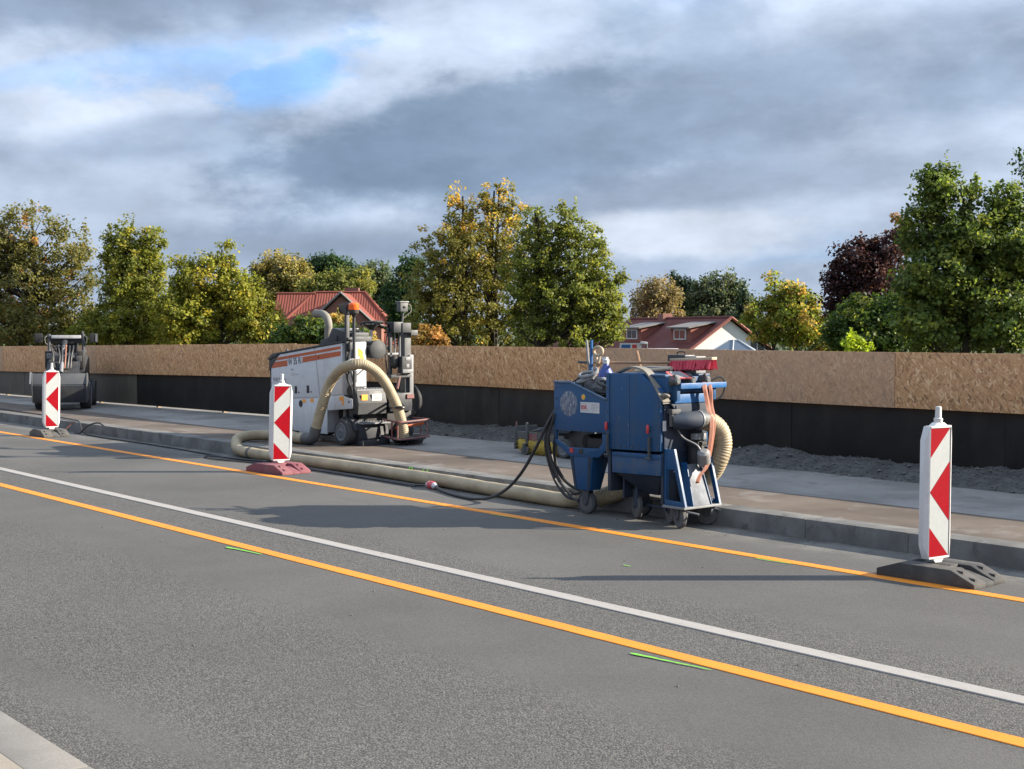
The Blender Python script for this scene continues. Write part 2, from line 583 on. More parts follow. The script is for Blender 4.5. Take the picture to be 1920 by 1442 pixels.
def osb_mat():
    m = Mat("osb_board")
    info = m.N.new("ShaderNodeObjectInfo")
    off = m.N.new("ShaderNodeVectorMath")
    off.operation = "ADD"
    m.L.new(m.coord, off.inputs[0])
    cmb = m.N.new("ShaderNodeCombineXYZ")
    m.L.new(m.math("MULTIPLY", info.outputs["Random"], 37.0), cmb.inputs[0])
    m.L.new(m.math("MULTIPLY", info.outputs["Random"], 11.0), cmb.inputs[2])
    m.L.new(cmb.outputs[0], off.inputs[1])
    v = off.outputs[0]
    wv = m.N.new("ShaderNodeVectorMath")
    wv.operation = "ADD"
    m.L.new(v, wv.inputs[0])
    wn = m.N.new("ShaderNodeTexNoise")
    m.L.new(v, wn.inputs["Vector"])
    wn.inputs["Scale"].default_value = 14
    wsc = m.N.new("ShaderNodeVectorMath")
    wsc.operation = "SCALE"
    m.L.new(wn.outputs["Color"], wsc.inputs[0])
    wsc.inputs["Scale"].default_value = 0.03
    m.L.new(wsc.outputs[0], wv.inputs[1])
    v = wv.outputs[0]
    layers = []
    for i, (rot, sc) in enumerate(((0.2, 15), (1.0, 14), (-0.75, 16), (1.6, 15), (2.3, 17))):
        layers.append(m.sep(m.voro(sc, (1.0, 0.05, 3.4), (0, rot, 0), vec=v)))
    pick = m.sep(m.voro(13, (1, 0.05, 1), (0, 0.4, 0), vec=v))
    f = layers[0][0]
    for i in range(1, 5):
        n = m.N.new("ShaderNodeMix")
        th = (0, 0.50, 0.66, 0.75, 0.80)[i]
        m.L.new(m.ramp(layers[i][1], th - 0.01, th + 0.01), n.inputs[0])
        m.L.new(f, n.inputs[2])
        m.L.new(layers[i][0], n.inputs[3])
        f = n.outputs[0]
    ramp = m.N.new("ShaderNodeValToRGB")
    m.L.new(f, ramp.inputs[0])
    e = ramp.color_ramp.elements
    e[0].position, e[0].color = 0.0, (0.22, 0.12, 0.055, 1)
    e[1].position, e[1].color = 1.0, (0.76, 0.50, 0.28, 1)
    for p, c in ((0.18, (0.43, 0.222, 0.098)), (0.55, (0.53, 0.285, 0.13)), (0.86, (0.62, 0.355, 0.175))):
        k = e.new(p)
        k.color = (*c, 1)
    grain = m.noise(55, 3, 0.6, (1, 1, 3), vec=v)
    col = m.mix(0.25, ramp.outputs[0], m.mix(grain, (0.15, 0.15, 0.15), (0.85, 0.85, 0.85)), "OVERLAY")
    # some boards have weathered grey
    w = m.ramp(info.outputs["Random"], 0.15, 0.9, 0.0, 0.72)
    col = m.mix(m.math("MULTIPLY", w, m.ramp(m.noise(1.6, 4), 0.2, 0.7, 0.6, 1.0)), col, (0.41, 0.275, 0.19))
    m.set(col, 0.75, 0, 0.3)
    m.bump(m.math("ADD", f, m.math("MULTIPLY", grain, 0.4)), 0.35, 0.004)
    return m.m


def board_mat(name, c, dust, amt):
    m = Mat(name)
    n = m.noise(1.3, 6, 0.6)
    col = m.mix(m.math("MULTIPLY", m.ramp(n, 0.35, 0.7), amt), c, dust)
    col = m.mix(m.math("MULTIPLY", m.ramp(m.noise(3, 5, 0.6, (1, 1, 0.25)), 0.5, 0.75), amt * 0.7), col, dust)
    col = m.mix(m.math("MULTIPLY", m.ramp(m.noise(30, 3, 0.7, (0.2, 1, 1)), 0.72, 0.76), 0.5), col, (0.16, 0.14, 0.12))
    m.set(col, m.ramp(n, 0.3, 0.7, 0.5, 0.75), 0, 0.12)
    m.bump(m.noise(25, 3), 0.05, 0.003)
    return m.m


def leaf_mat(name):
    m = Mat(name)
    at = m.N.new("ShaderNodeAttribute")
    at.attribute_name = "leafcol"
    col = at.outputs["Color"]
    m.set(col, 0.55, 0, 0.22)
    tr = m.N.new("ShaderNodeBsdfTranslucent")
    m.L.new(m.mix(1.0, col, (1.5, 1.55, 0.8), "MULTIPLY"), tr.inputs["Color"])
    mx = m.N.new("ShaderNodeMixShader")
    mx.inputs[0].default_value = 0.42
    m.L.new(m.b.outputs[0], mx.inputs[1])
    m.L.new(tr.outputs[0], mx.inputs[2])
    m.L.new(mx.outputs[0], m.N["Material Output"].inputs["Surface"])
    return m.m


def hose_mat():
    m = Mat("hose_beige_pvc")
    n = m.noise(4, 6, 0.6)
    col = m.mix(m.ramp(n, 0.35, 0.7), (0.42, 0.345, 0.225), (0.31, 0.25, 0.16))
    col = m.mix(m.math("MULTIPLY", m.ramp(m.noise(9, 5, 0.65, off=(3, 3, 3)), 0.56, 0.7), 0.45), col, (0.22, 0.19, 0.15))
    m.set(col, 0.5, 0, 0.4)
    tr = m.N.new("ShaderNodeBsdfTranslucent")
    m.L.new(col, tr.inputs["Color"])
    mx = m.N.new("ShaderNodeMixShader")
    mx.inputs[0].default_value = 0.15
    m.L.new(m.b.outputs[0], mx.inputs[1])
    m.L.new(tr.outputs[0], mx.inputs[2])
    m.L.new(mx.outputs[0], m.N["Material Output"].inputs["Surface"])
    return m.m


def line_mat(name, c, wear):
    m = Mat(name)
    n = m.noise(2.2, 5, 0.6)
    col = m.mix(m.math("MULTIPLY", m.ramp(n, 0.4, 0.75), 0.35), c, tuple(k * 0.7 for k in c))
    col = m.mix(m.math("MULTIPLY", m.ramp(m.noise(60, 4, 0.7), 0.62, 0.70), wear), col, (0.10, 0.095, 0.09))
    col = m.mix(m.math("MULTIPLY", m.ramp(m.noise(7, 6, 0.68, (1, 2, 1), (2, 5, 0)), 0.54, 0.72), 0.38), col, (0.13, 0.115, 0.10))
    m.set(col, 0.7, 0, 0.3)
    m.bump(m.noise(120, 3, 0.6), 0.4, 0.003)
    return m.m


def scraped_mat():
    """blue paint with a scraped-off round sticker"""
    m = Mat("blue_paint_scraped")
    n1 = m.noise(3.0, 6, 0.62)
    col = m.mix(m.math("MULTIPLY", m.ramp(n1, 0.45, 0.75), 0.3), (0.006, 0.057, 0.152), (0.024, 0.055, 0.10))
    x = m.sep()
    dx = m.math("DIVIDE", m.math("ADD", x[0], 0.46), 0.125)
    dz = m.math("DIVIDE", m.math("SUBTRACT", x[2], 1.055), 0.125)
    r = m.math("SQRT", m.math("ADD", m.math("MULTIPLY", dx, dx), m.math("MULTIPLY", dz, dz)))
    disc = m.math("SUBTRACT", 1.0, m.ramp(m.math("ADD", r, m.math("MULTIPLY", m.noise(30, 3), 0.12)), 0.98, 1.08))
    scr = m.ramp(m.noise(38, 5, 0.7, (1.5, 1, 0.45)), 0.38, 0.66)
    col = m.mix(m.math("MULTIPLY", disc, m.ramp(scr, 0, 1, 0.35, 0.85)), col, m.mix(scr, (0.10, 0.10, 0.11), (0.36, 0.36, 0.36)))
    m.set(col, m.ramp(n1, 0.3, 0.75, 0.38, 0.6), 0, 0.5)
    m.bump(m.noise(30, 3), 0.06, 0.003)
    return m.m


M = {}
M["asphalt"] = asphalt_mat()
M["kerb"] = concrete("kerb_concrete", (0.092, 0.090, 0.085), (0.165, 0.161, 0.152), 2.2, (0.06, 0.056, 0.052), 0.65)
M["near_kerb"] = concrete("near_kerb_concrete", (0.165, 0.154, 0.141), (0.21, 0.197, 0.18), 1.6, (0.15, 0.14, 0.128), 0.4, bump=0.12)
M["near_path"] = concrete("near_path_concrete", (0.21, 0.185, 0.147), (0.285, 0.25, 0.205), 3.0, (0.19, 0.165, 0.135), 0.5)
M["footway"] = concrete("footway_mastic", (0.072, 0.055, 0.043), (0.122, 0.096, 0.076), 0.8, (0.19, 0.175, 0.16), 0.55)
M["strip"] = concrete("deck_concrete", (0.15, 0.143, 0.132), (0.235, 0.226, 0.21), 0.9, (0.10, 0.088, 0.076), 0.7)
M["deck"] = concrete("bridge_concrete", (0.2, 0.19, 0.18), (0.27, 0.26, 0.25), 0.6)
M["earth"] = concrete("grass_earth", (0.045, 0.06, 0.02), (0.07, 0.085, 0.03), 0.12, (0.10, 0.08, 0.05), 0.4)
M["gravel"] = concrete("gravel_grey", (0.052, 0.051, 0.050), (0.092, 0.090, 0.087), 6, (0.05, 0.048, 0.045), 0.5, bump=0.8)
M["stone"] = concrete("gravel_stone", (0.07, 0.069, 0.067), (0.145, 0.142, 0.136), 8, (0.07, 0.066, 0.06), 0.5)
M["osb"] = osb_mat()
M["osb_edge"] = painted("osb_cut_edge", (0.48, 0.36, 0.23), 0.8, amount=0.3)
M["black_board"] = board_mat("film_faced_board", (0.014, 0.0128, 0.0125), (0.034, 0.029, 0.0245), 0.7)
M["brown_board"] = board_mat("film_faced_board_brown", (0.024, 0.022, 0.020), (0.058, 0.051, 0.042), 0.75)
M["grey_board"] = board_mat("dusty_grey_board", (0.085, 0.077, 0.063), (0.13, 0.118, 0.095), 0.8)
M["timber"] = painted("timber", (0.30, 0.22, 0.13), 0.8)
M["orange_line"] = line_mat("orange_marking", (0.66, 0.225, 0.020), 0.55)
M["white_line"] = line_mat("white_marking", (0.31, 0.29, 0.268), 0.60)
M["green_paint"] = line_mat("green_spray", (0.16, 0.50, 0.04), 0.5)
M["white_plastic"] = painted("white_plastic", (0.56, 0.555, 0.55), 0.42, dirt=(0.36, 0.345, 0.33), amount=0.35)
M["foil_white"] = painted("foil_white", (0.285, 0.305, 0.31), 0.5, dirt=(0.24, 0.245, 0.24), amount=0.3, spec=0.2)
M["foil_red"] = painted("foil_red", (0.215, 0.0022, 0.0075), 0.55, dirt=(0.17, 0.003, 0.008), amount=0.3, spec=0.05)
M["rubber_black"] = painted("rubber_black", (0.030, 0.030, 0.030), 0.75, dirt=(0.13, 0.12, 0.11), amount=0.55)
M["rubber_grey"] = painted("rubber_grey", (0.055, 0.052, 0.048), 0.8, dirt=(0.15, 0.14, 0.12), amount=0.6)
M["rubber_red"] = painted("rubber_red", (0.16, 0.042, 0.055), 0.75, dirt=(0.22, 0.12, 0.12), amount=0.55)
M["blue"] = painted("blue_paint", (0.006, 0.057, 0.152), 0.45, dirt=(0.045, 0.072, 0.105), amount=0.6, chips=(0.17, 0.19, 0.21), spec=0.35)
M["blue_worn"] = painted("blue_paint_worn", (0.008, 0.06, 0.155), 0.5, dirt=(0.10, 0.11, 0.12), amount=0.5, scale=5, chips=(0.30, 0.30, 0.30))
M["blue_scraped"] = scraped_mat()
M["blue_bright"] = painted("blue_paint_bright", (0.005, 0.085, 0.25), 0.45, dirt=(0.06, 0.12, 0.22), amount=0.4)
M["blue_pale"] = painted("blue_paint_pale", (0.035, 0.085, 0.17), 0.5, dirt=(0.22, 0.26, 0.3), amount=0.5)
M["blue_dark"] = painted("blue_paint_dusty", (0.012, 0.024, 0.048), 0.6, dirt=(0.045, 0.045, 0.045), amount=0.6)
M["steel"] = painted("grey_steel", (0.075, 0.079, 0.083), 0.5, 0.2, dirt=(0.10, 0.095, 0.09), amount=0.5)
M["zinc"] = painted("zinc_plate", (0.20, 0.205, 0.215), 0.5, 0.2, dirt=(0.12, 0.117, 0.112), amount=0.4)
M["dark_steel"] = painted("dark_steel", (0.052, 0.056, 0.062), 0.6, 0.2, dirt=(0.12, 0.115, 0.11), amount=0.6)
M["rim_grey"] = painted("rim_grey", (0.13, 0.14, 0.155), 0.6, dirt=(0.09, 0.088, 0.085), amount=0.5)
M["loader_grey"] = painted("loader_grey", (0.068, 0.072, 0.080), 0.5, dirt=(0.10, 0.095, 0.09), amount=0.5)
M["pale_bar"] = painted("pale_bar", (0.42, 0.42, 0.44), 0.5, amount=0.3)
M["bare_plate"] = painted("bare_metal_plate", (0.115, 0.13, 0.155), 0.6, 0.1, dirt=(0.075, 0.08, 0.09), amount=0.6)
M["machine_white"] = painted("machine_white", (0.50, 0.515, 0.535), 0.35, dirt=(0.32, 0.305, 0.285), amount=0.4, scale=1.6)
M["machine_grey"] = painted("machine_grey", (0.036, 0.039, 0.043), 0.55, dirt=(0.065, 0.062, 0.058), amount=0.5)
M["machine_dark"] = painted("machine_dark", (0.019, 0.022, 0.028), 0.5, dirt=(0.055, 0.053, 0.05), amount=0.45)
M["machine_black"] = painted("machine_black", (0.014, 0.014, 0.015), 0.6, dirt=(0.06, 0.055, 0.05), amount=0.5)
M["machine_orange"] = painted("machine_orange", (0.40, 0.075, 0.018), 0.4, dirt=(0.34, 0.11, 0.05), amount=0.3)
M["lamp_orange"] = painted("lamp_orange", (0.85, 0.12, 0.01), 0.2, amount=0.05, streak=False)
M["sticker_orange"] = painted("sticker_orange", (0.80, 0.30, 0.02), 0.5, dirt=(0.5, 0.3, 0.1), amount=0.4, chips=(0.6, 0.55, 0.5))
M["sticker_white"] = painted("sticker_white", (0.52, 0.52, 0.52), 0.5, dirt=(0.38, 0.37, 0.36), amount=0.35)
M["sticker_yellow"] = painted("sticker_yellow", (0.62, 0.47, 0.10), 0.5, amount=0.2)
M["print_red"] = painted("print_red", (0.42, 0.035, 0.045), 0.6, amount=0.1, streak=False)
M["print_grey"] = painted("print_grey", (0.22, 0.22, 0.24), 0.6, amount=0.1, streak=False)
M["print_black"] = painted("print_black", (0.03, 0.033, 0.036), 0.6, amount=0.1, streak=False)
M["hose"] = hose_mat()
M["coupling"] = painted("coupling_grey", (0.060, 0.063, 0.066), 0.55, amount=0.5)
M["cable"] = painted("cable_black", (0.017, 0.017, 0.019), 0.5, dirt=(0.08, 0.075, 0.07), amount=0.4)
M["plug_red"] = painted("plug_red", (0.50, 0.035, 0.05), 0.45, amount=0.3)
M["plug_grey"] = painted("plug_grey", (0.22, 0.215, 0.215), 0.55, amount=0.4)
M["salmon"] = painted("salmon_hose", (0.26, 0.098, 0.06), 0.6, dirt=(0.16, 0.075, 0.05), amount=0.4)
M["wood"] = painted("tool_wood", (0.30, 0.17, 0.095), 0.65, amount=0.4)
M["wood_pale"] = painted("tool_wood_pale", (0.44, 0.35, 0.25), 0.65, amount=0.3)
M["bristle"] = painted("bristle_red", (0.56, 0.06, 0.095), 0.7, dirt=(0.35, 0.05, 0.06), amount=0.5)
M["bristle_yellow"] = painted("bristle_yellow", (0.42, 0.30, 0.05), 0.8, amount=0.5)
M["dustpan"] = painted("dustpan_red", (0.58, 0.10, 0.10), 0.5, amount=0.3)
M["junk_grey"] = painted("junk_grey", (0.18, 0.19, 0.205), 0.5, amount=0.5)
M["belt_grey"] = painted("belt_grey", (0.19, 0.175, 0.15), 0.75, amount=0.5)
M["bottle_blue"] = painted("bottle_blue", (0.03, 0.06, 0.26), 0.35, amount=0.2)
M["wheel_grey"] = painted("wheel_rubber_grey", (0.085, 0.082, 0.082), 0.75, amount=0.5)
M["wheel_dark"] = painted("wheel_rubber_dark", (0.040, 0.040, 0.042), 0.75, dirt=(0.085, 0.08, 0.078), amount=0.6)
M["red_frame"] = painted("red_frame_paint", (0.17, 0.06, 0.058), 0.6, dirt=(0.2, 0.165, 0.15), amount=0.6)
M["roof_tile"] = painted("roof_tile_red", (0.19, 0.052, 0.036), 0.8, dirt=(0.13, 0.05, 0.038), amount=0.5, scale=0.8, spec=0.3)
M["roof_dark"] = painted("roof_tile_dark_red", (0.115, 0.034, 0.029), 0.75, dirt=(0.11, 0.04, 0.035), amount=0.5, scale=0.7, spec=0.3)
M["brick"] = painted("brick_wall", (0.20, 0.085, 0.065), 0.85, amount=0.4)
M["render_white"] = painted("white_render", (0.55, 0.55, 0.545), 0.85, dirt=(0.44, 0.43, 0.41), amount=0.35, scale=0.5)
M["clad_red"] = painted("dormer_cladding", (0.24, 0.075, 0.055), 0.8, amount=0.3)
M["slate"] = painted("slate", (0.16, 0.15, 0.145), 0.7, amount=0.4)
M["frame_white"] = painted("window_frame_white", (0.55, 0.55, 0.55), 0.5, amount=0.15)
M["glass"] = painted("window_glass", (0.03, 0.035, 0.045), 0.06, amount=0.05, streak=False, bump=0.0)
M["glass_pale"] = painted("lantern_glass", (0.08, 0.11, 0.15), 0.1, amount=0.1, streak=False, bump=0.0)
M["zinc_sheet"] = painted("zinc_sheet", (0.34, 0.37, 0.40), 0.4, 0.3, amount=0.3)
M["leaf"] = leaf_mat("leaves")
M["bark"] = painted("bark", (0.035, 0.028, 0.022), 0.9, dirt=(0.07, 0.06, 0.045), amount=0.5, scale=4)
M["bark_pale"] = painted("bark_birch", (0.42, 0.40, 0.37), 0.85, dirt=(0.1, 0.09, 0.08), amount=0.6, scale=3)

# ------------------------------------------------------------------ the setting
SW = 0.15                      # footway level above the road


def kerb_y(x):                 # the far kerb bends slightly towards the road in the distance
    return 9.10 - 0.10 * max(0.0, (-x - 20) / 10) ** 1.5 * (1 if x < -20 else 0)


WALL = [(0.0, 13.0), (-17.0, 13.0), (-20.0, 12.82), (-23.0, 12.5), (-28.0, 12.08), (-34.0, 11.70), (-48.0, 10.9)]


def wall_y(x):
    for (x0, y0), (x1, y1) in zip(WALL[:-1], WALL[1:]):
        if x1 <= x <= x0:
            return y0 + (y1 - y0) * (x0 - x) / (x0 - x1)
    return WALL[0][1] if x > 0 else WALL[-1][1]


def build_ground():
    g = MB().add([(-2500, -2500, -4.5), (2500, -2500, -4.5), (2500, 2500, -4.5), (-2500, 2500, -4.5)], [(0, 1, 2, 3)])
    structure(g.build("ground", M["earth"]), "low grassy ground beyond and below the bridge")
    r = MB()
    r.box(-90, 60, -8, 14.6, -1.0, -0.35)
    structure(r.build("bridge_deck", M["deck"]), "concrete bridge deck under the road and footway")
    road = MB().box(-90, 60, 2.05, 9.2, -0.34, 0.0)
    structure(road.build("road", M["asphalt"], smooth=False), "grey worn asphalt road between the kerbs")
    # far footway: brown mastic strip and pale concrete strip with a ragged joint
    xs = [30 - 0.25 * i for i in range(330)]
    a, b = [], []
    v, f = [], []
    for x in xs:
        k = kerb_y(x) + 0.26
        e = min(10.52 + 0.07 * mnoise.noise((x * 0.35, 1.3, 0)) + 0.03 * mnoise.noise((x * 1.7, 4.3, 0)), wall_y(x) - 1.2)
        v += [(x, k, SW), (x, e, SW)]
    for i in range(len(xs) - 1):
        f.append((2 * i, 2 * i + 1, 2 * i + 3, 2 * i + 2))
    m = MB().add(v, f)
    m.f = [q[::-1] for q in m.f]
    structure(m.build("footway", M["footway"], smooth=False), "brown stained footway surface along the far kerb")
    v2, f2 = [], []
    for i, x in enumerate(xs):
        e = v[2 * i + 1][1]
        v2 += [(x, e, SW + 0.001), (x, 14.5, SW + 0.001)]
    m = MB().add(v2, [q[::-1] for q in f])
    structure(m.build("concrete_strip", M["strip"], smooth=False), "pale bare concrete strip in front of the boards")
    base = MB().box(-52, 30, 9.3, 14.5, -0.34, SW - 0.004)
    structure(base.build("footway_base", M["deck"], smooth=False), "concrete base below the far footway")
    # near side: kerb flush with a pale path
    n = MB().box(-90, 60, -7.9, 1.84, -0.34, 0.045)
    structure(n.build("near_path", M["near_path"], smooth=False), "beige concrete path at the bottom left corner")
    k = thing("near_kerb", "low smooth concrete kerb at the bottom left corner", None, (0, 0, 0))
    k["kind"] = "structure"
    del_cat(k)
    for i in range(9):
        x0 = -10.4 + i * 1.0 + 0.35
        MB().box(x0 + 0.004, x0 + 0.996, 1.848, 2.06, -0.2, 0.04).build("kerb_stone", M["near_kerb"], k, bevel=0.008)
    # far kerb of single stones
    k = thing("far_kerb", "raised grey concrete kerb along the far side of the road", None, (0, 0, 0))
    k["kind"] = "structure"
    del_cat(k)
    for i in range(46):
        x0, x1 = 2.0 - i * 1.0, 2.0 - (i + 1) * 1.0
        y0, y1 = kerb_y(x0), kerb_y(x1)
        j = 0.004 * mnoise.noise((i * 3.3, 0, 0))
        mb = MB()
        z1 = SW + 0.012 + j
        bot = [(x1 + 0.0015, y1, -0.2), (x0 - 0.0015, y0, -0.2), (x0 - 0.0015, y0 + 0.27, -0.2), (x1 + 0.0015, y1 + 0.27, -0.2)]
        top = [(x1 + 0.0015, y1 + 0.012 + j, z1), (x0 - 0.0015, y0 + 0.012 + j, z1), (x0 - 0.0015, y0 + 0.27, z1), (x1 + 0.0015, y1 + 0.27, z1)]
        mb.loft(bot, top).build("kerb_stone", M["kerb"], k, bevel=0.007)


def del_cat(o):
    if "category" in o:
        del o["category"]


build_ground()


def stripe(name, label, y, w, mat, x0, x1, h=0.005, seed=0, y_of=None):
    """a raised strip of road marking with slightly uneven edges"""
    v, f = [], []
    n = int(abs(x1 - x0) / 0.12)
    for i in range(n + 1):
        x = x0 + (x1 - x0) * i / n
        yy = y if y_of is None else y_of(x)
        e1 = 0.004 * mnoise.noise((x * 3, seed, 0)) + 0.003 * mnoise.noise((x * 14, seed, 5))
        e2 = 0.004 * mnoise.noise((x * 3, seed + 9, 0)) + 0.003 * mnoise.noise((x * 14, seed + 9, 5))
        v += [(x, yy - w / 2 + e1, 0.0), (x, yy - w / 2 + e1 + 0.003, h), (x, yy + w / 2 + e2 - 0.003, h), (x, yy + w / 2 + e2, 0.0)]
    for i in range(n):
        for k in range(3):
            f.append((4 * i + k, 4 * i + k + 1, 4 * i + 5 + k, 4 * i + 4 + k))
    if x1 > x0:
        f = [q[::-1] for q in f]
    o = MB().add(v, f).build(name, mat, smooth=False)
    o.location.z = 0.001
    return structure(o, label)


stripe("orange_marking", "broad orange temporary line nearest the camera", 5.262, 0.118, M["orange_line"], -60, 6, 0.004, 1)
stripe("white_marking", "permanent off white line between the two orange lines", 5.873, 0.125, M["white_line"], -60, 6, 0.006, 2)
stripe("orange_marking", "thin far orange line running under the traffic beacons", 8.075, 0.115, M["orange_line"], -60, 6, 0.004, 3,
       lambda x: 8.075 - (0.05 * ((-x - 14) / 10) ** 1.5 if x < -14 else 0))


def spray(label, p0, p1, w0, w1, z=0.0065):
    v, f = [], []
    n = 22
    P0, P1 = Vector(p0), Vector(p1)
    d = (P1 - P0)
    s = Vector((-d.y, d.x)).normalized()
    for i in range(n + 1):
        t = i / n
        c = P0 + d * t + s * 0.010 * mnoise.noise((t * 6, p0[0], 0))
        w = (w0 + (w1 - w0) * t) * (0.8 + 0.5 * mnoise.noise((t * 18, p0[1], 2))) * (1 if 0 < i < n else 0.3)
        v += [(c.x - s.x * w, c.y - s.y * w, z), (c.x + s.x * w, c.y + s.y * w, z)]
    for i in range(n):
        f.append((2 * i, 2 * i + 2, 2 * i + 3, 2 * i + 1))
    o = MB().add(v, f).build("green_paint_mark", M["green_paint"], smooth=False)
    structure(o, label)


spray("long green spray stroke beside the near orange line, lower right", (-5.08, 5.10), (-4.55, 5.165), 0.016, 0.006)
spray("green spray stroke beside the near orange line, left half", (-9.70, 5.12), (-9.20, 5.17), 0.020, 0.008)
spray("faint green stroke at the thin far line, right half", (-6.60, 7.985), (-6.27, 8.0), 0.008, 0.006)
spray("faint green stroke at the thin far line in the machine shadow", (-9.85, 7.98), (-9.45, 8.0), 0.007, 0.005)
spray("tiny green fleck on the asphalt left of the nearest beacon", (-7.05, 7.0), (-6.97, 7.0), 0.008, 0.006)


def kerb_marks():
    k = MB()
    for x in (-12.72, -12.66, -12.44, -12.36):
        k.box(x, x + 0.018, 9.088, 9.094, 0.09, 0.155)
    k.box(-12.72, -12.645, 9.088, 9.094, 0.148, 0.158)
    structure(k.build("kerb_paint_mark", M["green_paint"], smooth=False), "green sprayed letters on the kerb face above the hose")


kerb_marks()


# ------------------------------------------------------------------ hoarding along the bridge edge
def build_hoarding():
    t = thing("site_hoarding", "long hoarding of chipboard above black boards on the bridge edge", "hoarding", (0, 0, 0))
    # arc-length walk along the wall from right to left
    pts = [Vector((x, y, 0)) for x, y in WALL]
    pts[0] = Vector((1.28, 13.0, 0))

    def at(s):
        for a, b in zip(pts[:-1], pts[1:]):
            l = (b - a).length
            if s <= l:
                return a + (b - a) * (s / l)
            s -= l
        return pts[-1]

    total = sum((b - a).length for a, b in zip(pts[:-1], pts[1:]))

    def top_at(x):
        return 1.515 - 0.012 * max(0, -x - 22)

    s, i = 0.0, 0
    while s + 2.5 < total:
        a, b = at(s + 0.002), at(s + 2.498)
        d = (b - a)
        L = d.length
        ang = math.atan2(-d.y, -d.x)
        j = 0.003 * mnoise.noise((i * 5.1, 2, 0))
        zt = top_at((a.x + b.x) / 2) + j
        o = MB().box(-L / 2, L / 2, -0.009, 0.009, -0.625, 0.0).build("osb_panel", M["osb"], t, bevel=0.002)
        c = (a + b) / 2
        o.location = (c.x, c.y - 0.05 + 0.004 * (i % 2), zt)
        o.rotation_euler = (R(0.5 * mnoise.noise((i * 2.2, 7, 1))), 0.0015 * mnoise.noise((i * 3.1, 1, 1)) - (0.012 if c.x < -22 else 0), ang)
        s += 2.5
        i += 1
    s, i = 0.0 + 0.28, 0
    while s + 2.8 < total:
        a, b = at(s + 0.003), at(s + 2.797)
        d = (b - a)
        L = d.length
        ang = math.atan2(-d.y, -d.x)
        x = (a.x + b.x) / 2
        zb = SW + (0.03 if x < -19 else 0.012)
        mat = M["grey_board"] if x < -27.0 else M["brown_board"] if (x > -17.8 and x < -12.5) else M["black_board"]
        o = MB().box(-L / 2, L / 2, -0.0105, 0.0105, zb, 0.94).build("black_board", mat, t, bevel=0.002)
        c = (a + b) / 2
        o.location = (c.x, c.y + 0.006 * (i % 2), 0)
        o.rotation_euler = (0, 0, ang)
        if mat is M["grey_board"]:
            o["label"] = "dusty grey brown board"
        s += 2.8
        i += 1
    # timber posts and rails behind the boards, unseen posts at seams to block light
    s = 0.0
    while s < total:
        p = at(s)
        MB().box(p.x - 0.04, p.x + 0.04, p.y + 0.025, p.y + 0.10, SW, 1.42 - 0.012 * max(0, -p.x - 22)).build("post", M["timber"], t)
        s += 2.5
    MB().box(1.0, -0.6, 13.4, 13.5, SW, 0.3).build("rail", M["timber"], t)
    return t


hoarding = build_hoarding()


def build_gravel():
    """loose rubble heaped along the foot of the boards"""
    nx, ny = 420, 26
    x0, x1 = -3.0, -20.6
    v, f = [], []
    for i in range(nx + 1):
        x = x0 + (x1 - x0) * i / nx
        yb = wall_y(x) - 0.02
        w = 0.74 + 0.14 * mnoise.noise((x * 0.8, 3.1, 0)) + 0.05 * mnoise.noise((x * 4, 2.1, 0))
        fade = min(1, max(0, (x + 20.4) / 1.6))
        for j in range(ny + 1):
            t = j / ny
            y = yb - w * (1 - t)
            h = math.sin(min(1, t * 1.35) * math.pi / 2) ** 0.9
            h *= (0.15 + 0.10 * mnoise.noise((x * 1.0, y * 1.0, 0)) + 0.045 * mnoise.noise((x * 2.6, y * 2.6, 3)))
            h += 0.022 * mnoise.noise((x * 8, y * 8, 3)) * min(1, t * 4) + 0.012 * mnoise.noise((x * 26, y * 26, 3)) * min(1, t * 5)
            v.append((x, y, SW - 0.012 + max(-0.01, h * fade)))
    for i in range(nx):
        for j in range(ny):
            a = i * (ny + 1) + j
            f.append((a, a + ny + 1, a + ny + 2, a + 1)[::-1])
    o = MB().add(v, f).build("gravel_heap", M["gravel"], smooth=False)
    m = MB()
    r = random.Random(3)
    for _ in range(5200):
        q = r.randrange(len(v))
        p = v[q]
        if p[2] < SW + 0.004 and r.random() < 0.6:
            continue
        s = r.uniform(0.005, 0.015) * (2.2 if r.random() < 0.05 else 1)
        c = (p[0] + r.uniform(-0.03, 0.03), p[1] + r.uniform(-0.03, 0.02), p[2] + s * 0.4)
        q8 = []
        for dx, dy, dz in ((1, 0, 0), (0, 1, 0), (-1, 0, 0), (0, -1, 0), (0, 0, 0.8), (0, 0, -0.8)):
            q8.append((c[0] + s * dx * r.uniform(0.6, 1.3), c[1] + s * dy * r.uniform(0.6, 1.3), c[2] + s * dz * r.uniform(0.6, 1.2)))
        m.add(q8, [(0, 1, 4), (1, 2, 4), (2, 3, 4), (3, 0, 4), (1, 0, 5), (2, 1, 5), (3, 2, 5), (0, 3, 5)])
    st = m.build("loose_stones", M["stone"], o, smooth=False)
    st["kind"] = "stuff"
    tag(o, "heap of loose grey gravel along the foot of the black boards", "gravel", None, "stuff")


build_gravel()


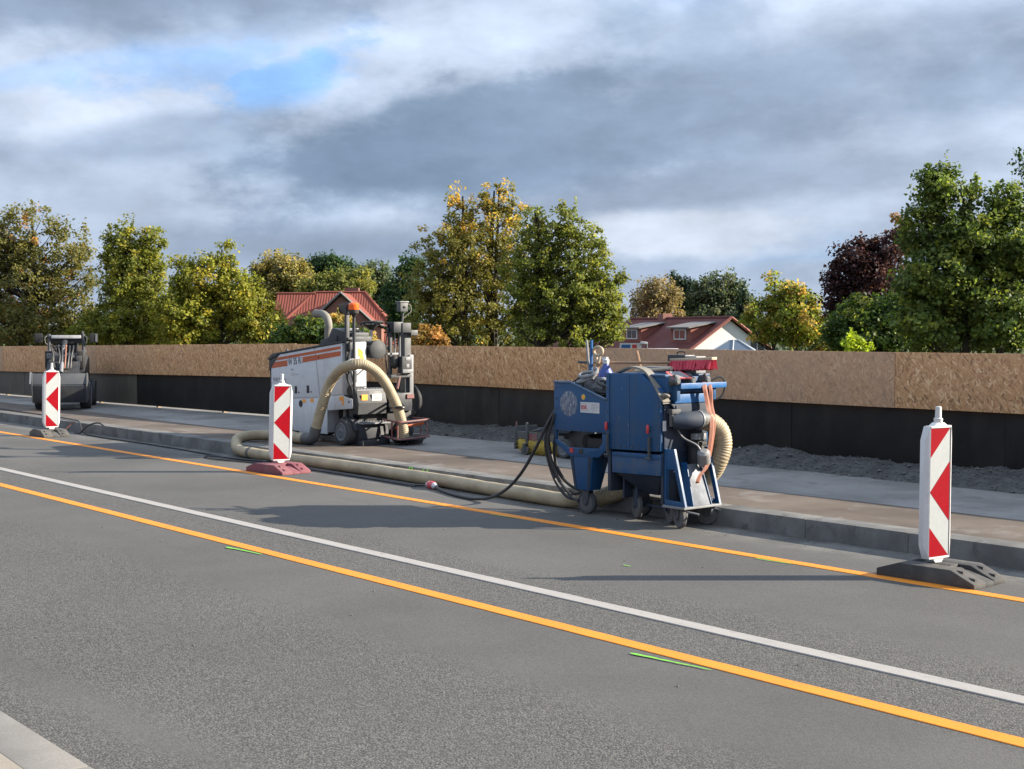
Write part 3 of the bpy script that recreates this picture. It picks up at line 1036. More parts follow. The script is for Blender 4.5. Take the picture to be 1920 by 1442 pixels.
def build_litter():
    """grit and a few leaves in the gutter"""
    m = MB()
    r = random.Random(11)
    for _ in range(520):
        x = r.uniform(-24, -3.5)
        y = kerb_y(x) - abs(r.gauss(0, 0.22)) - 0.02
        if r.random() < 0.18:
            y = r.uniform(3, 9)
        s = r.uniform(0.004, 0.011)
        z = 0.003
        a = r.uniform(0, 6.28)
        ca, sa = math.cos(a) * s, math.sin(a) * s
        m.add([(x + ca, y + sa, z), (x - sa, y + ca, z), (x - ca * r.uniform(.5, 1.2), y - sa, z), (x + sa, y - ca, z), (x, y, z + s * r.uniform(0.5, 1.1))],
              [(0, 1, 4), (1, 2, 4), (2, 3, 4), (3, 0, 4)])
    tag(m.build("grit", M["stone"], smooth=False), "loose grit scattered in the gutter and on the asphalt", "grit", None, "stuff")


build_litter()


# ------------------------------------------------------------------ traffic beacons
def build_beacon(label, loc, rz, lean, foot_mat, shift=(0.0, 0.0)):
    t = thing("traffic_beacon", label, "traffic beacon", loc, 0, "striped traffic beacons along the far orange line")
    # foot: long rubber block with sloping ends, raised middle and grip slots; long axis along the road
    prof = [(-0.38, 0.0), (0.38, 0.0), (0.38, 0.035), (0.20, 0.115), (-0.20, 0.115), (-0.38, 0.055)]
    m = MB()
    m.prism(prof, "y", -0.215, -0.055)
    m.prism(prof, "y", 0.055, 0.215)
    m.prism([(-0.38, 0.0), (0.38, 0.0), (0.38, 0.03), (0.20, 0.085), (-0.20, 0.085), (-0.38, 0.04)], "y", -0.056, 0.056)
    m.box(-0.11, 0.11, -0.052, 0.052, 0.08, 0.118)
    foot = m.build("foot", foot_mat, t, bevel=0.008)
    foot.location = (0, -0.03, 0)
    foot.rotation_euler = (0, 0, rz)
    for y in (-0.15, 0.12):
        for x in (0.245, 0.335):
            z = 0.115 - (x - 0.20) * (0.08 / 0.18)
            MB().prism([(x - 0.03, z + 0.015), (x + 0.02, z - 0.008), (x + 0.02, z + 0.010)], "y", y - 0.010, y + 0.022).build("rib", foot_mat, foot)
    # blade: shallow tray with chamfered wings, facing along the road (+X)
    z0, z1, hw, wing = 0.145, 1.085, 0.110, 0.036
    b = MB()
    b.box(-0.028, 0.016, -hw, hw, z0 + 0.03, z1 - 0.01)
    for s in (-1, 1):
        y_in, y_out = s * hw, s * (hw + wing)
        f = [(0.026, y_in, z0), (0.026, y_in, z1), (0.002, y_out, z1 - 0.10), (0.002, y_out, z0 + 0.10)]
        k = [(-0.040, y_in, z0), (-0.040, y_in, z1), (-0.040, y_out, z1 - 0.10), (-0.040, y_out, z0 + 0.10)]
        b.loft(f, k) if s < 0 else b.loft(k, f)
    b.box(-0.030, 0.027, -hw + 0.001, hw - 0.001, z1 - 0.016, z1)
    b.box(-0.030, 0.027, -hw + 0.001, hw - 0.001, z0, z0 + 0.014)
    blade = b.build("blade", M["white_plastic"], t, bevel=0.004)
    top = MB()
    top.prism([(-0.075, z1 - 0.002), (0.075, z1 - 0.002), (0.035, z1 + 0.022), (-0.035, z1 + 0.022)], "x", -0.028, 0.022)
    top.lathe([(0.030, z1 + 0.02), (0.032, z1 + 0.05), (0.023, z1 + 0.055), (0.021, z1 + 0.13), (0.017, z1 + 0.135)], (-0.004, 0, 0), n=12)
    top.build("pin", M["white_plastic"], blade, bevel=0.0)
    low = MB()
    low.prism([(-0.06, z0 + 0.002), (0.06, z0 + 0.002), (0.03, z0 - 0.03), (-0.03, z0 - 0.03)], "x", -0.026, 0.02)
    low.box(-0.021, 0.021, -0.021, 0.021, 0.07, z0 - 0.02)
    low.build("stem", M["white_plastic"], blade)
    # foil with the slanting red fields
    fy, fz0, fz1 = hw - 0.006, z0 + 0.016, z1 - 0.018
    foil = MB()
    foil.box(0.0165, 0.0185, -fy, fy, fz0, fz1)
    fo = foil.build("reflective_foil", M["foil_white"], blade, smooth=False)
    H_ = fz1 - fz0

    def field(poly):
        mm = MB()
        mm.prism([(-fy + u * 2 * fy, fz1 - v * H_) for u, v in poly], "x", 0.0187, 0.0200)
        mm.build("red_field", M["foil_red"], fo, smooth=False)
    field([(0, 0), (1, 0), (0, 0.228)])
    field([(1, 0.262), (1, 0.728), (0, 0.495)])
    field([(0, 0.77), (1, 1), (0, 1)])
    blade.rotation_euler = (lean[0], lean[1], lean[2])
    blade.location = (shift[0], shift[1], 0)
    # opposite side carries the same foil
    return t


build_beacon("red and white striped beacon on a black rubber foot, nearest at the right", (-5.23, 8.37, 0), R(2), (R(-0.2), R(0.2), R(-6)), M["rubber_black"], (-0.03, -0.035))
build_beacon("red and white striped beacon on a dark red rubber foot before the milling machine", (-14.52, 8.42, 0), R(6), (R(-1.2), R(1.0), R(-7)), M["rubber_red"])
build_beacon("red and white striped beacon on a grey rubber foot before the loader bucket", (-22.0, 8.40, 0), R(-3), (R(-1.0), R(0.6), R(3)), M["rubber_grey"])


# ------------------------------------------------------------------ wheels used by the machines
def caster(parent, c, r, w, mat_tyre, yaw=0.0, spokes=False, fork_top=None, axis="y"):
    """wheel > tyre, hub with fork; c is the wheel centre"""
    m = Matrix.Translation(c) @ Matrix.Rotation(yaw, 4, "Z")
    prof = [(r * 0.72, -w / 2), (r * 0.93, -w / 2), (r, -w * 0.3), (r, w * 0.3), (r * 0.93, w / 2), (r * 0.72, w / 2)]
    ty = MB().lathe(prof, axis="y", n=28).move(m).build("caster_wheel", mat_tyre, parent)
    hub = MB()
    if spokes:
        hub.lathe([(r * 0.24, -w * 0.56), (r * 0.24, w * 0.56)], axis="y", n=16)
        for k in range(6):
            a = k * math.pi / 3
            b = MB().box(r * 0.15, r * 0.76, -w * 0.53, w * 0.53, -r * 0.06, r * 0.06).move(Matrix.Rotation(a, 4, "Y"))
            hub.add(b.v, b.f)
    else:
        hub.lathe([(r * 0.70, -w * 0.505), (r * 0.62, -w * 0.53), (r * 0.25, -w * 0.54), (r * 0.2, -w * 0.62), (r * 0.2, w * 0.62), (r * 0.25, w * 0.54), (r * 0.62, w * 0.53), (r * 0.70, w * 0.505)], axis="y", n=20)
    hub.move(m).build("hub", M["steel"] if spokes else M["wheel_grey"], ty)
    if fork_top:
        f = MB()
        for s in (-1, 1):
            f.prism([(-r * 0.25, -r * 0.15), (r * 0.25, -r * 0.15), (r * 0.45, fork_top - c[2]), (-r * 0.35, fork_top - c[2])], "y", s * (w * 0.72) - 0.004, s * (w * 0.72) + 0.004)
        f.box(-r * 0.4, r * 0.5, -w * 0.76, w * 0.76, fork_top - c[2] - 0.010, fork_top - c[2] + 0.010)
        f.lathe([(0.022, -w * 0.9), (0.022, w * 0.9)], axis="y", n=10)
        f.move(m).build("fork", M["dark_steel"], ty, bevel=0.002)
    return ty


# ------------------------------------------------------------------ blue dust collector
def build_collector():
    t = thing("dust_collector", "blue wheeled dust collector parked against the kerb", "machine", (-9.0, 8.65, 0))
    # side box on the left, open on top with a sloping rim
    prof = [(-0.67, 0.79), (0.055, 0.80), (0.06, 1.11), (-0.44, 1.26), (-0.67, 1.255)]
    MB().prism(prof, "y", 0.0, 0.012).build("side_panel", M["blue_scraped"], t, bevel=0.003)
    MB().prism(prof, "y", 0.588, 0.60).build("side_panel", M["blue"], t, bevel=0.003)
    MB().box(-0.672, -0.658, 0.001, 0.599, 0.79, 1.25).build("end_panel", M["blue"], t, bevel=0.003)
    MB().box(-0.66, 0.05, 0.012, 0.588, 0.80, 0.815).build("floor_panel", M["blue_dark"], t)
    rim = MB()
    rim.tube([(-0.67, -0.004, 1.258), (-0.44, -0.004, 1.264), (0.06, -0.004, 1.114)], 0.011, 6)
    rim.build("rim", M["blue_pale"], t)
    # bracket frame under the box: a plate with a trapezoid opening
    br = MB()
    br.prism([(-0.66, 0.788), (-0.645, 0.788), (-0.645, 0.70), (-0.48, 0.632), (-0.05, 0.645), (0.0, 0.70), (0.0, 0.788), (0.06, 0.788), (0.068, 0.65), (-0.05, 0.562), (-0.45, 0.55), (-0.66, 0.665)], "y", 0.004, 0.030)
    br.build("bracket", M["blue"], t, bevel=0.003)
    br = MB()
    br.prism([(-0.66, 0.788), (-0.645, 0.788), (-0.645, 0.70), (-0.48, 0.632), (-0.05, 0.645), (0.0, 0.70), (0.0, 0.788), (0.06, 0.788), (0.068, 0.65), (-0.05, 0.562), (-0.45, 0.55), (-0.66, 0.665)], "y", 0.52, 0.546)
    br.box(-0.47, -0.05, 0.03, 0.52, 0.56, 0.585)
    br.box(0.0, 0.06, 0.03, 0.52, 0.57, 0.78)
    br.build("bracket", M["blue_dark"], t, bevel=0.003)
    MB().box(-0.30, -0.06, 0.10, 0.42, 0.60, 0.73).lathe([(0.07, 0.10), (0.07, 0.30)], (-0.42, 0.1, 0.68), "y", 14).build("motor", M["machine_black"], t, bevel=0.006)
    sq = MB()
    sq.box(-0.445, -0.395, -0.002, 0.003, 0.585, 0.628)
    sq.build("socket", M["print_red"], t)
    MB().box(-0.315, -0.265, -0.002, 0.003, 0.585, 0.628).build("socket", M["machine_black"], t)
    # tapering front leg
    leg = MB()
    leg.loft([(-0.41, 0.03, 0.235), (-0.19, 0.03, 0.235), (-0.19, 0.17, 0.235), (-0.41, 0.17, 0.235)],
             [(-0.455, 0.01, 0.552), (-0.14, 0.01, 0.56), (-0.14, 0.24, 0.56), (-0.455, 0.24, 0.552)])
    leg.build("leg", M["blue"], t, bevel=0.004)
    fl = MB()
    fl.loft([(-0.40, 0.026, 0.24), (-0.375, 0.026, 0.24), (-0.375, 0.034, 0.24), (-0.40, 0.034, 0.24)], [(-0.445, 0.004, 0.55), (-0.41, 0.004, 0.55), (-0.41, 0.012, 0.55), (-0.445, 0.012, 0.55)])
    fl.loft([(-0.225, 0.026, 0.24), (-0.20, 0.026, 0.24), (-0.20, 0.034, 0.24), (-0.225, 0.034, 0.24)], [(-0.19, 0.004, 0.55), (-0.155, 0.004, 0.55), (-0.155, 0.012, 0.55), (-0.19, 0.012, 0.55)])
    fl.build("leg_flange", M["blue_dark"], t)
    caster(t, (-0.30, 0.10, 0.108), 0.108, 0.048, M["wheel_dark"], R(8), fork_top=0.24)
    # main filter housing with a cut corner
    prof = [(0.07, 0.655), (0.765, 0.672), (0.765, 1.22), (0.50, 1.365), (0.07, 1.362)]
    MB().prism(prof, "y", -0.012, 0.62).build("housing", M["blue"], t, bevel=0.006)
    MB().box(0.075, 0.115, -0.020, -0.011, 0.66, 1.35).build("edge_strip", M["blue_worn"], t, bevel=0.002)
    # grey belt lying over the cut corner
    pts = spline([(0.15, 0.05, 1.375), (0.32, 0.05, 1.425), (0.52, 0.03, 1.40), (0.66, 0.0, 1.30), (0.78, -0.03, 1.18), (0.83, -0.03, 1.12)], 6)
    bl = MB()
    v, f = [], []
    for p in pts:
        v += [(p.x, p.y - 0.012, p.z), (p.x, p.y + 0.075, p.z + 0.005), (p.x - 0.006, p.y + 0.075, p.z - 0.012), (p.x - 0.006, p.y - 0.012, p.z - 0.016)]
    for i in range(len(pts) - 1):
        for k in range(4):
            f.append((4 * i + k, 4 * i + (k + 1) % 4, 4 * i + 4 + (k + 1) % 4, 4 * i + 4 + k))
    bl.add(v, f).build("belt", M["belt_grey"], t)
    MB().tube(spline([(0.77, -0.02, 1.17), (0.83, -0.03, 1.185), (0.85, 0.0, 1.175), (0.80, 0.01, 1.16)], 5), 0.014, 8).build("belt_knot", M["belt_grey"], t)
    # dust tray and hopper below
    MB().loft([(0.14, 0.0, 0.44), (0.755, 0.0, 0.452), (0.755, 0.55, 0.452), (0.14, 0.55, 0.44)], [(0.135, -0.006, 0.635), (0.762, -0.006, 0.645), (0.762, 0.58, 0.645), (0.135, 0.58, 0.635)]).build("dust_tray", M["blue_worn"], t, bevel=0.006)
    MB().loft([(0.38, 0.18, 0.25), (0.56, 0.18, 0.25), (0.56, 0.36, 0.25), (0.38, 0.36, 0.25)], [(0.16, 0.02, 0.443), (0.74, 0.02, 0.443), (0.74, 0.54, 0.443), (0.16, 0.54, 0.443)]).build("hopper", M["blue_dark"], t, bevel=0.004)
    # toggle latches with red grips and chains
    for x in (0.10, 0.635):
        la = MB()
        la.box(x - 0.008, x + 0.008, -0.034, -0.02, 0.62, 0.80)
        la.cyl((x - 0.03, -0.035, 0.605), (x + 0.03, -0.035, 0.605), 0.010, n=8)
        la.cyl((x, -0.02, 0.86), (x, -0.05, 0.86), 0.009, n=8)
        for k in range(7):
            a = k % 2
            zc = 0.795 - k * 0.026
            la.tube([(x + 0.02 + (0.007 if not a else 0) * math.cos(q), -0.036 + (0.007 if a else 0) * math.cos(q), zc + 0.016 * math.sin(q)) for q in [i * math.pi / 4 for i in range(8)]], 0.003, 4, closed=True)
        lt = la.build("latch", M["dark_steel"], t)
        MB().lathe([(0.008, 0.83), (0.014, 0.84), (0.015, 0.90), (0.008, 0.91)], (x, -0.042, 0), n=10).build("grip", M["plug_red"], lt)
    # inner wheels and axles
    for x in (0.27, 0.70):
        caster(t, (x, 0.20, 0.125), 0.115, 0.045, M["wheel_grey"], R(-28), fork_top=0.27)
    MB().cyl((0.2, 0.24, 0.14), (0.75, 0.24, 0.13), 0.012, n=8).box(0.18, 0.20, 0.1, 0.4, 0.2, 0.45).box(0.30, 0.33, 0.14, 0.3, 0.12, 0.45).box(0.66, 0.69, 0.14, 0.3, 0.12, 0.45).build("undercarriage", M["blue_dark"], t)
    caster(t, (0.10, 0.44, 0.11), 0.11, 0.045, M["wheel_dark"], R(15), fork_top=0.25)
    # back foot: two slotted A-plates with a bare plate between them
    for y, nm in ((0.02, "foot_plate"), (0.47, "foot_plate")):
        fp = MB()
        fp.prism([(0.775, 0.20), (0.80, 0.20), (0.80, 0.70), (0.775, 0.70)], "y", y, y + 0.012)
        fp.prism([(0.80, 0.20), (1.04, 0.20), (1.03, 0.235), (0.80, 0.25)], "y", y, y + 0.012)
        fp.prism([(0.985, 0.236), (1.035, 0.236), (0.90, 0.70), (0.86, 0.70)], "y", y, y + 0.012)
        fp.prism([(0.80, 0.52), (0.905, 0.52), (0.86, 0.70), (0.80, 0.70)], "y", y + 0.001, y + 0.011)
        fp.box(0.775, 0.787, y, y + 0.06, 0.2, 0.70)
        fp.build(nm, M["blue"], t, bevel=0.002)
        edge = MB()
        edge.prism([(1.035, 0.2), (1.045, 0.2), (0.908, 0.705), (0.898, 0.705)], "y", y - 0.006, y + 0.018)
        edge.build("plate_edge", M["blue_pale"], t)
    MB().box(0.775, 1.045, 0.0, 0.495, 0.178, 0.199).build("foot_beam", M["zinc"], t, bevel=0.003)
    MB().loft([(1.02, 0.14, 0.20), (1.03, 0.14, 0.20), (1.03, 0.36, 0.20), (1.02, 0.36, 0.20)], [(0.905, 0.17, 0.56), (0.915, 0.17, 0.56), (0.915, 0.34, 0.56), (0.905, 0.34, 0.56)]).build("back_plate", M["bare_plate"], t, bevel=0.001)
    for y0 in (0.125, 0.365):
        MB().loft([(0.90, y0, 0.20), (1.04, y0, 0.20), (1.04, y0 + 0.008, 0.20), (0.90, y0 + 0.008, 0.20)], [(0.86, y0 + (0.03 if y0 < 0.3 else -0.03), 0.58), (0.925, y0 + (0.03 if y0 < 0.3 else -0.03), 0.58), (0.925, y0 + (0.038 if y0 < 0.3 else -0.022), 0.58), (0.86, y0 + (0.038 if y0 < 0.3 else -0.022), 0.58)]).build("cheek_plate", M["blue"], t)
    for y in (0.07, 0.43):
        cw = caster(t, (0.93, y, 0.10), 0.098, 0.044, M["wheel_grey"], R(-20 if y < 0.3 else 25), spokes=True, fork_top=0.185)
        MB().loft([(0.985, y - 0.03, 0.10), (1.0, y - 0.03, 0.10), (1.0, y + 0.02, 0.10), (0.985, y + 0.02, 0.10)], [(0.995, y - 0.03, 0.15), (1.01, y - 0.03, 0.15), (1.01, y + 0.02, 0.15), (0.995, y + 0.02, 0.15)]).cyl((1.0, y + 0.0, 0.155), (1.10, y + 0.06, 0.135), 0.009, n=6).build("brake_pedal", M["zinc"], cw)
    # manifold head and pull bars on the right end
    MB().prism([(0.50, 1.22), (0.80, 1.20), (0.80, 1.34), (0.42, 1.368)], "y", 0.04, 0.60).build("head_cover", M["blue"], t, bevel=0.004)
    MB().box(0.60, 0.78, 0.03, 0.20, 1.344, 1.362).build("head_lid", M["blue_pale"], t, bevel=0.003)
    MB().box(0.62, 0.80, 0.45, 0.60, 1.344, 1.362).build("head_lid", M["blue_pale"], t, bevel=0.003)
    for y in (0.10, 0.30, 0.50):
        MB().lathe([(0.045, 0.76), (0.050, 0.80), (0.036, 0.82), (0.036, 0.87), (0.022, 0.88)], (0, y, 1.305), "x", 14).ball((0.83, y, 1.345), 0.022, 8, 6).build("valve", M["steel"], t)
    MB().box(0.86, 0.89, 0.12, 0.73, 1.235, 1.285).build("pull_bar", M["blue_bright"], t, bevel=0.004)
    MB().box(0.80, 0.83, 0.11, 0.60, 1.105, 1.185).build("cross_bar", M["blue_bright"], t, bevel=0.004)
    MB().box(0.76, 0.86, 0.10, 0.14, 1.13, 1.27).build("bar_bracket", M["blue"], t, bevel=0.003)
    MB().box(0.76, 0.86, 0.58, 0.62, 1.13, 1.27).build("bar_bracket", M["blue"], t, bevel=0.003)
    MB().tube(spline([(0.82, 0.60, 1.30), (0.86, 0.68, 1.33), (0.88, 0.72, 1.26), (0.86, 0.69, 1.15), (0.82, 0.62, 1.12)], 5), 0.009, 6).build("air_line", M["cable"], t)
    # dark end plate, suction port, air filter and motor on the right end
    MB().box(0.766, 0.785, 0.02, 0.58, 0.66, 1.21).build("end_plate", M["blue_dark"], t, bevel=0.003)
    MB().prism([(0.06, 1.10), (0.60, 1.10), (0.46, 0.98), (0.30, 0.95), (0.16, 1.0)], "x", 0.786, 0.83).build("funnel_plate", M["blue_dark"], t, bevel=0.003)
    MB().tube([(0.80, 0.10, 0.945), (0.86, 0.18, 0.95), (0.90, 0.28, 0.953), (0.90, 0.36, 0.953)], [0.08, 0.08, 0.08, 0.082], 20).build("suction_port", M["blue_dark"], t)
    MB().tube([(0.90, 0.325, 0.953), (0.90, 0.345, 0.953)], 0.087, 20).build("port_clamp", M["zinc"], t)
    fl = MB()
    fl.box(0.79, 0.86, 0.04, 0.15, 1.015, 1.055)
    fl.cyl((0.825, 0.065, 1.02), (0.825, 0.065, 0.90), 0.022, n=10)
    fl.cyl((0.825, 0.125, 1.02), (0.825, 0.125, 0.87), 0.026, n=10)
    fl.cyl((0.825, 0.125, 1.055), (0.825, 0.125, 1.085), 0.018, n=10)
    fl.build("air_filter", M["dark_steel"], t, bevel=0.002)
    MB().box(0.785, 0.795, -0.005, 0.03, 0.86, 0.95).build("name_plate", M["sticker_white"], t)
    mo = MB()
    mo.lathe([(0.075, 0.40), (0.078, 0.45), (0.078, 0.70), (0.06, 0.74)], (0.84, 0.37, 0.02), "z", 18)
    mo.box(0.80, 0.92, 0.28, 0.46, 0.72, 0.755)
    mo.build("blower", M["machine_black"], t, bevel=0.003)
    MB().box(0.86, 0.925, 0.28, 0.42, 0.775, 0.83).build("switch_box", M["zinc"], t, bevel=0.004)
    # grey mains inlet hanging on its lead
    so = MB()
    so.lathe([(0.030, 0.08), (0.058, 0.06), (0.062, -0.05), (0.05, -0.07)], n=16)
    so.move(Matrix.Translation((1.0, 0.30, 0.62)) @ Matrix.Rotation(R(22), 4, "Y") @ Matrix.Rotation(R(24), 4, "X")).build("mains_inlet", M["plug_grey"], t)
    MB().tube(spline([(0.80, 0.15, 0.90), (0.86, 0.18, 0.80), (0.96, 0.24, 0.74), (0.99, 0.27, 0.69)], 5), 0.008, 6).build("inlet_lead", M["plug_grey"], t)
    # sticker, company plate and badge
    lb = MB().box(-0.292, -0.032, -0.003, -0.0005, 0.978, 1.078).build("company_plate", M["sticker_white"], t, smooth=False)
    mt = Matrix.Translation((-0.284, -0.0035, 1.012)) @ Matrix.Rotation(R(90), 4, "X")
    text_mesh("lettering", "BSK", 0.052, mt, M["print_red"], lb, 0.0008, 0.0012)
    ln = MB()
    for i, (a, b) in enumerate(((-0.145, -0.06), (-0.15, -0.05), (-0.145, -0.045), (-0.15, -0.065), (-0.15, -0.055), (-0.15, -0.09))):
        ln.box(a, b, -0.0042, -0.0032, 1.060 - i * 0.013, 1.0625 - i * 0.013)
    ln.box(-0.284, -0.17, -0.0042, -0.0032, 0.996, 1.000)
    ln.box(-0.284, -0.20, -0.0042, -0.0032, 1.066, 1.068)
    ln.build("small_print", M["print_grey"], lb, smooth=False)
    bd = MB().lathe([(0.026, 0.0), (0.026, 0.003)], (-0.252, -0.0035, 1.125), "y", 20).build("badge", M["sticker_yellow"], t)
    MB().lathe([(0.017, 0.0), (0.017, 0.0012)], (-0.252, -0.0052, 1.125), "y", 16).build("badge_centre", M["sticker_orange"], bd)
    # bolts, hinges and the folded seam of the housing
    for x, z in [(0.09 + 0.08 * k, 0.69) for k in range(9)] + [(0.09, 0.78 + 0.11 * k) for k in range(6)] + [(0.745, 0.72 + 0.09 * k) for k in range(6)]:
        MB().lathe([(0.0085, 0.0), (0.0085, 0.005)], (x, -0.018 if x > 0.12 or z < 0.7 else -0.025, z), "y", 6).build("bolt", M["steel"], t)
    for x, z in [(-0.64 + 0.11 * k, 0.805) for k in range(6)] + [(-0.645, 0.90 + 0.1 * k) for k in range(4)]:
        MB().lathe([(0.008, 0.0), (0.008, 0.005)], (x, -0.005, z), "y", 6).build("bolt", M["steel"], t)
    for z in (0.80, 1.12):
        MB().cyl((0.775, -0.018, z - 0.04), (0.775, -0.018, z + 0.04), 0.012, n=8).build("hinge", M["blue_worn"], t)
    MB().box(0.36, 0.372, -0.0155, -0.011, 0.67, 1.355).build("seam", M["blue_worn"], t)
    MB().box(0.15, 0.745, -0.012, -0.002, 0.60, 0.632).build("tray_rim", M["blue"], t, bevel=0.002)
    # lower frame rails filling the space round the wheels
    MB().box(0.08, 1.0, 0.40, 0.43, 0.22, 0.26).build("frame_rail", M["blue_dark"], t, bevel=0.003)
    MB().box(0.06, 0.10, 0.02, 0.50, 0.26, 0.66).build("frame_post", M["blue_dark"], t, bevel=0.003)
    MB().box(0.74, 0.775, 0.02, 0.50, 0.20, 0.66).build("frame_post", M["blue_dark"], t, bevel=0.003)
    MB().prism([(-0.02, 0.56), (0.12, 0.56), (0.13, 0.40), (0.02, 0.36)], "y", 0.10, 0.50).build("duct", M["machine_black"], t, bevel=0.01)
    return t


build_collector()


def build_on_collector():
    B = Vector((-9.0, 8.65, 0))

    def P(x, y, z):
        return (B.x + x, B.y + y, z)

    # junk heaped in the open box
    r = random.Random(5)
    j = thing("motor_unit", "dusty grey motor lying in the open blue box", "motor", P(-0.20, 0.20, 0.90))
    MB().lathe([(0.075, -0.13), (0.095, -0.11), (0.095, 0.09), (0.075, 0.12)], (-0.05, 0, 0.31), "x", 18).build("casing", M["junk_grey"], j)
    fin = MB()
    for k in range(8):
        fin.lathe([(0.101, -0.10 + k * 0.022), (0.101, -0.093 + k * 0.022)], (-0.05, 0, 0.31), "x", 18)
    fin.build("cooling_fin", M["junk_grey"], j)
    MB().box(-0.12, 0.05, -0.08, 0.08, 0.0, 0.24).build("base", M["dark_steel"], j, bevel=0.01)
    j = tag(MB().tube(spline([P(-0.28 + 0.16 * math.cos(a) * (1 + 0.1 * math.sin(3 * a)) + 0.02 * k, 0.16 + 0.09 * math.sin(a * 1.3 + k), 1.12 + 0.09 * math.sin(a) - 0.02 * k + 0.03 * math.sin(5 * a)) for k, a in [(q / 8, q * 0.55) for q in range(34)]], 3), 0.014, 7).build("coiled_cable", M["cable"]),
            "tangled black cable coil heaped in the open blue box", "cable")
    tp = MB()
    v, f = [], []
    for i in range(25):
        for q in range(19):
            x, y = -0.62 + 0.66 * i / 24, 0.03 + 0.52 * q / 18
            rim_z = 1.25 if x < -0.44 else 1.25 - (x + 0.44) * 0.30
            e = min(1, 4 * min(i, 24 - i) / 24, 4 * min(q, 18 - q) / 18)
            z = 0.95 + (rim_z - 0.97) * e + 0.10 * e * (mnoise.noise((x * 5, y * 5, 1.5)) + 0.6 * mnoise.noise((x * 13, y * 13, 4.5)))
            v.append(P(x, y, z))
    for i in range(24):
        for q in range(18):
            a = i * 19 + q
            f.append((a, a + 19, a + 20, a + 1))
    tag(tp.add(v, f).build("black_sheet", M["machine_black"], angle=70), "crumpled black plastic sheet bulging out of the open blue box", "sheet")
    for q, (cx, cy, cz, lab) in enumerate(((-0.10, 0.12, 1.17, "dusty black pump hose curled at the right end of the open box"), (-0.34, 0.10, 1.26, "grey hose coil resting on the rim of the open box"))):
        pts = [P(cx + 0.10 * math.cos(a) + 0.004 * a, cy + 0.06 * math.sin(a), cz + 0.035 * math.sin(a * 0.9 + q) + 0.008 * a) for a in [k * 0.6 for k in range(24)]]
        tag(MB().tube(spline(pts, 3), 0.017, 7).build("hose_coil", M["junk_grey"] if q else M["cable"]), lab, "hose")
    bag = MB().ball(P(-0.02, 0.26, 1.12), (0.14, 0.14, 0.17), 16, 10)
    bag.v = [(x + 0.03 * mnoise.noise((x * 9, y * 9, z * 9)), y, z + 0.03 * mnoise.noise((x * 9, y * 9, z * 9 + 5))) for x, y, z in bag.v]
    tag(bag.build("cloth_bag", M["junk_grey"]), "crumpled grey bag stuffed in the open box", "bag")
    tag(MB().tube(spline([P(-0.70, 0.30, 1.22), P(-0.66, 0.32, 1.30), P(-0.52, 0.35, 1.36), P(-0.38, 0.33, 1.365), P(-0.22, 0.28, 1.33), P(-0.08, 0.2, 1.22), P(-0.02, 0.14, 1.12)], 6), 0.008, 6).build("wire_hoop", M["cable"]),
        "thin dark cable arched over the open blue box", "cable")
    tag(MB().tube(spline([P(-0.72, 0.22, 1.20), P(-0.62, 0.24, 1.27), P(-0.46, 0.25, 1.315), P(-0.30, 0.22, 1.31), P(-0.14, 0.16, 1.25), P(-0.04, 0.10, 1.14)], 6), 0.008, 6).build("wire_hoop", M["cable"]),
        "lower thin dark cable arched over the heaped motor", "cable")
    can = thing("canister", "whitish rounded canister behind the cables at the box corner", "canister", P(-0.60, 0.42, 0.82))
    MB().ball((0, 0, 0.42), (0.085, 0.075, 0.11), 14, 10).build("body", M["sticker_white"], can)
    MB().box(-0.05, 0.05, -0.05, 0.05, 0.0, 0.34).build("base", M["dark_steel"], can)
    # long-handled tools stuck upright
    tag(MB().tube([P(-0.595, 0.36, 1.66), P(-0.535, 0.34, 1.36), P(-0.47, 0.32, 0.83)], 0.013, 8).build("steel_rod", M["zinc"]), "pale steel rod leaning upright in the blue box", "rod")
    tag(MB().tube([P(-0.515, 0.35, 1.665), P(-0.515, 0.35, 1.36), P(-0.50, 0.34, 0.83)], 0.015, 8).build("blue_rod", M["blue_bright"]), "blue rod standing upright beside the pale steel rod", "rod")
    sh = thing("spade", "spade with a wooden D grip standing in the blue box", "spade", P(-0.46, 0.36, 0.82))
    MB().tube([(0.03, 0, 0.62), (-0.02, 0, 0.3), (-0.06, 0, 0.05)], 0.017, 8).build("shaft", M["wood"], sh)
    MB().tube([(0.03 + 0.062 * math.cos(a), 0, 0.735 + 0.042 * math.sin(a)) for a in [i * math.pi / 9 for i in range(18)]], 0.015, 8, closed=True).tube([(0.0, 0, 0.69), (0.02, 0, 0.62)], 0.014, 8).tube([(0.055, 0, 0.695), (0.035, 0, 0.62)], 0.014, 8).build("grip", M["wood_pale"], sh)
    bo = thing("spray_bottle", "blue bottle with a pale cap beside the spade grip", "bottle", P(-0.30, 0.34, 1.20))
    MB().lathe([(0.085, 0.0), (0.09, 0.04), (0.075, 0.14), (0.03, 0.22), (0.028, 0.235)], n=18).build("body", M["bottle_blue"], bo)
    MB().lathe([(0.032, 0.236), (0.034, 0.275), (0.02, 0.285)], n=12).box(-0.05, 0.02, -0.012, 0.012, 0.275, 0.30).build("cap", M["sticker_white"], bo)
    # push broom lying across the top
    b = thing("push_broom", "push broom with red bristles lying across the blue machine", "broom", P(0.0, 0.42, 1.43))
    MB().tube([(-0.72, -0.02, 0.012), (-0.1, 0.0, 0.018), (0.55, 0.03, 0.03)], 0.014, 8).build("handle", M["wood"], b)
    MB().box(-0.75, -0.60, -0.035, 0.0, 0.0, 0.024).build("handle_tip", M["dark_steel"], b, bevel=0.006)
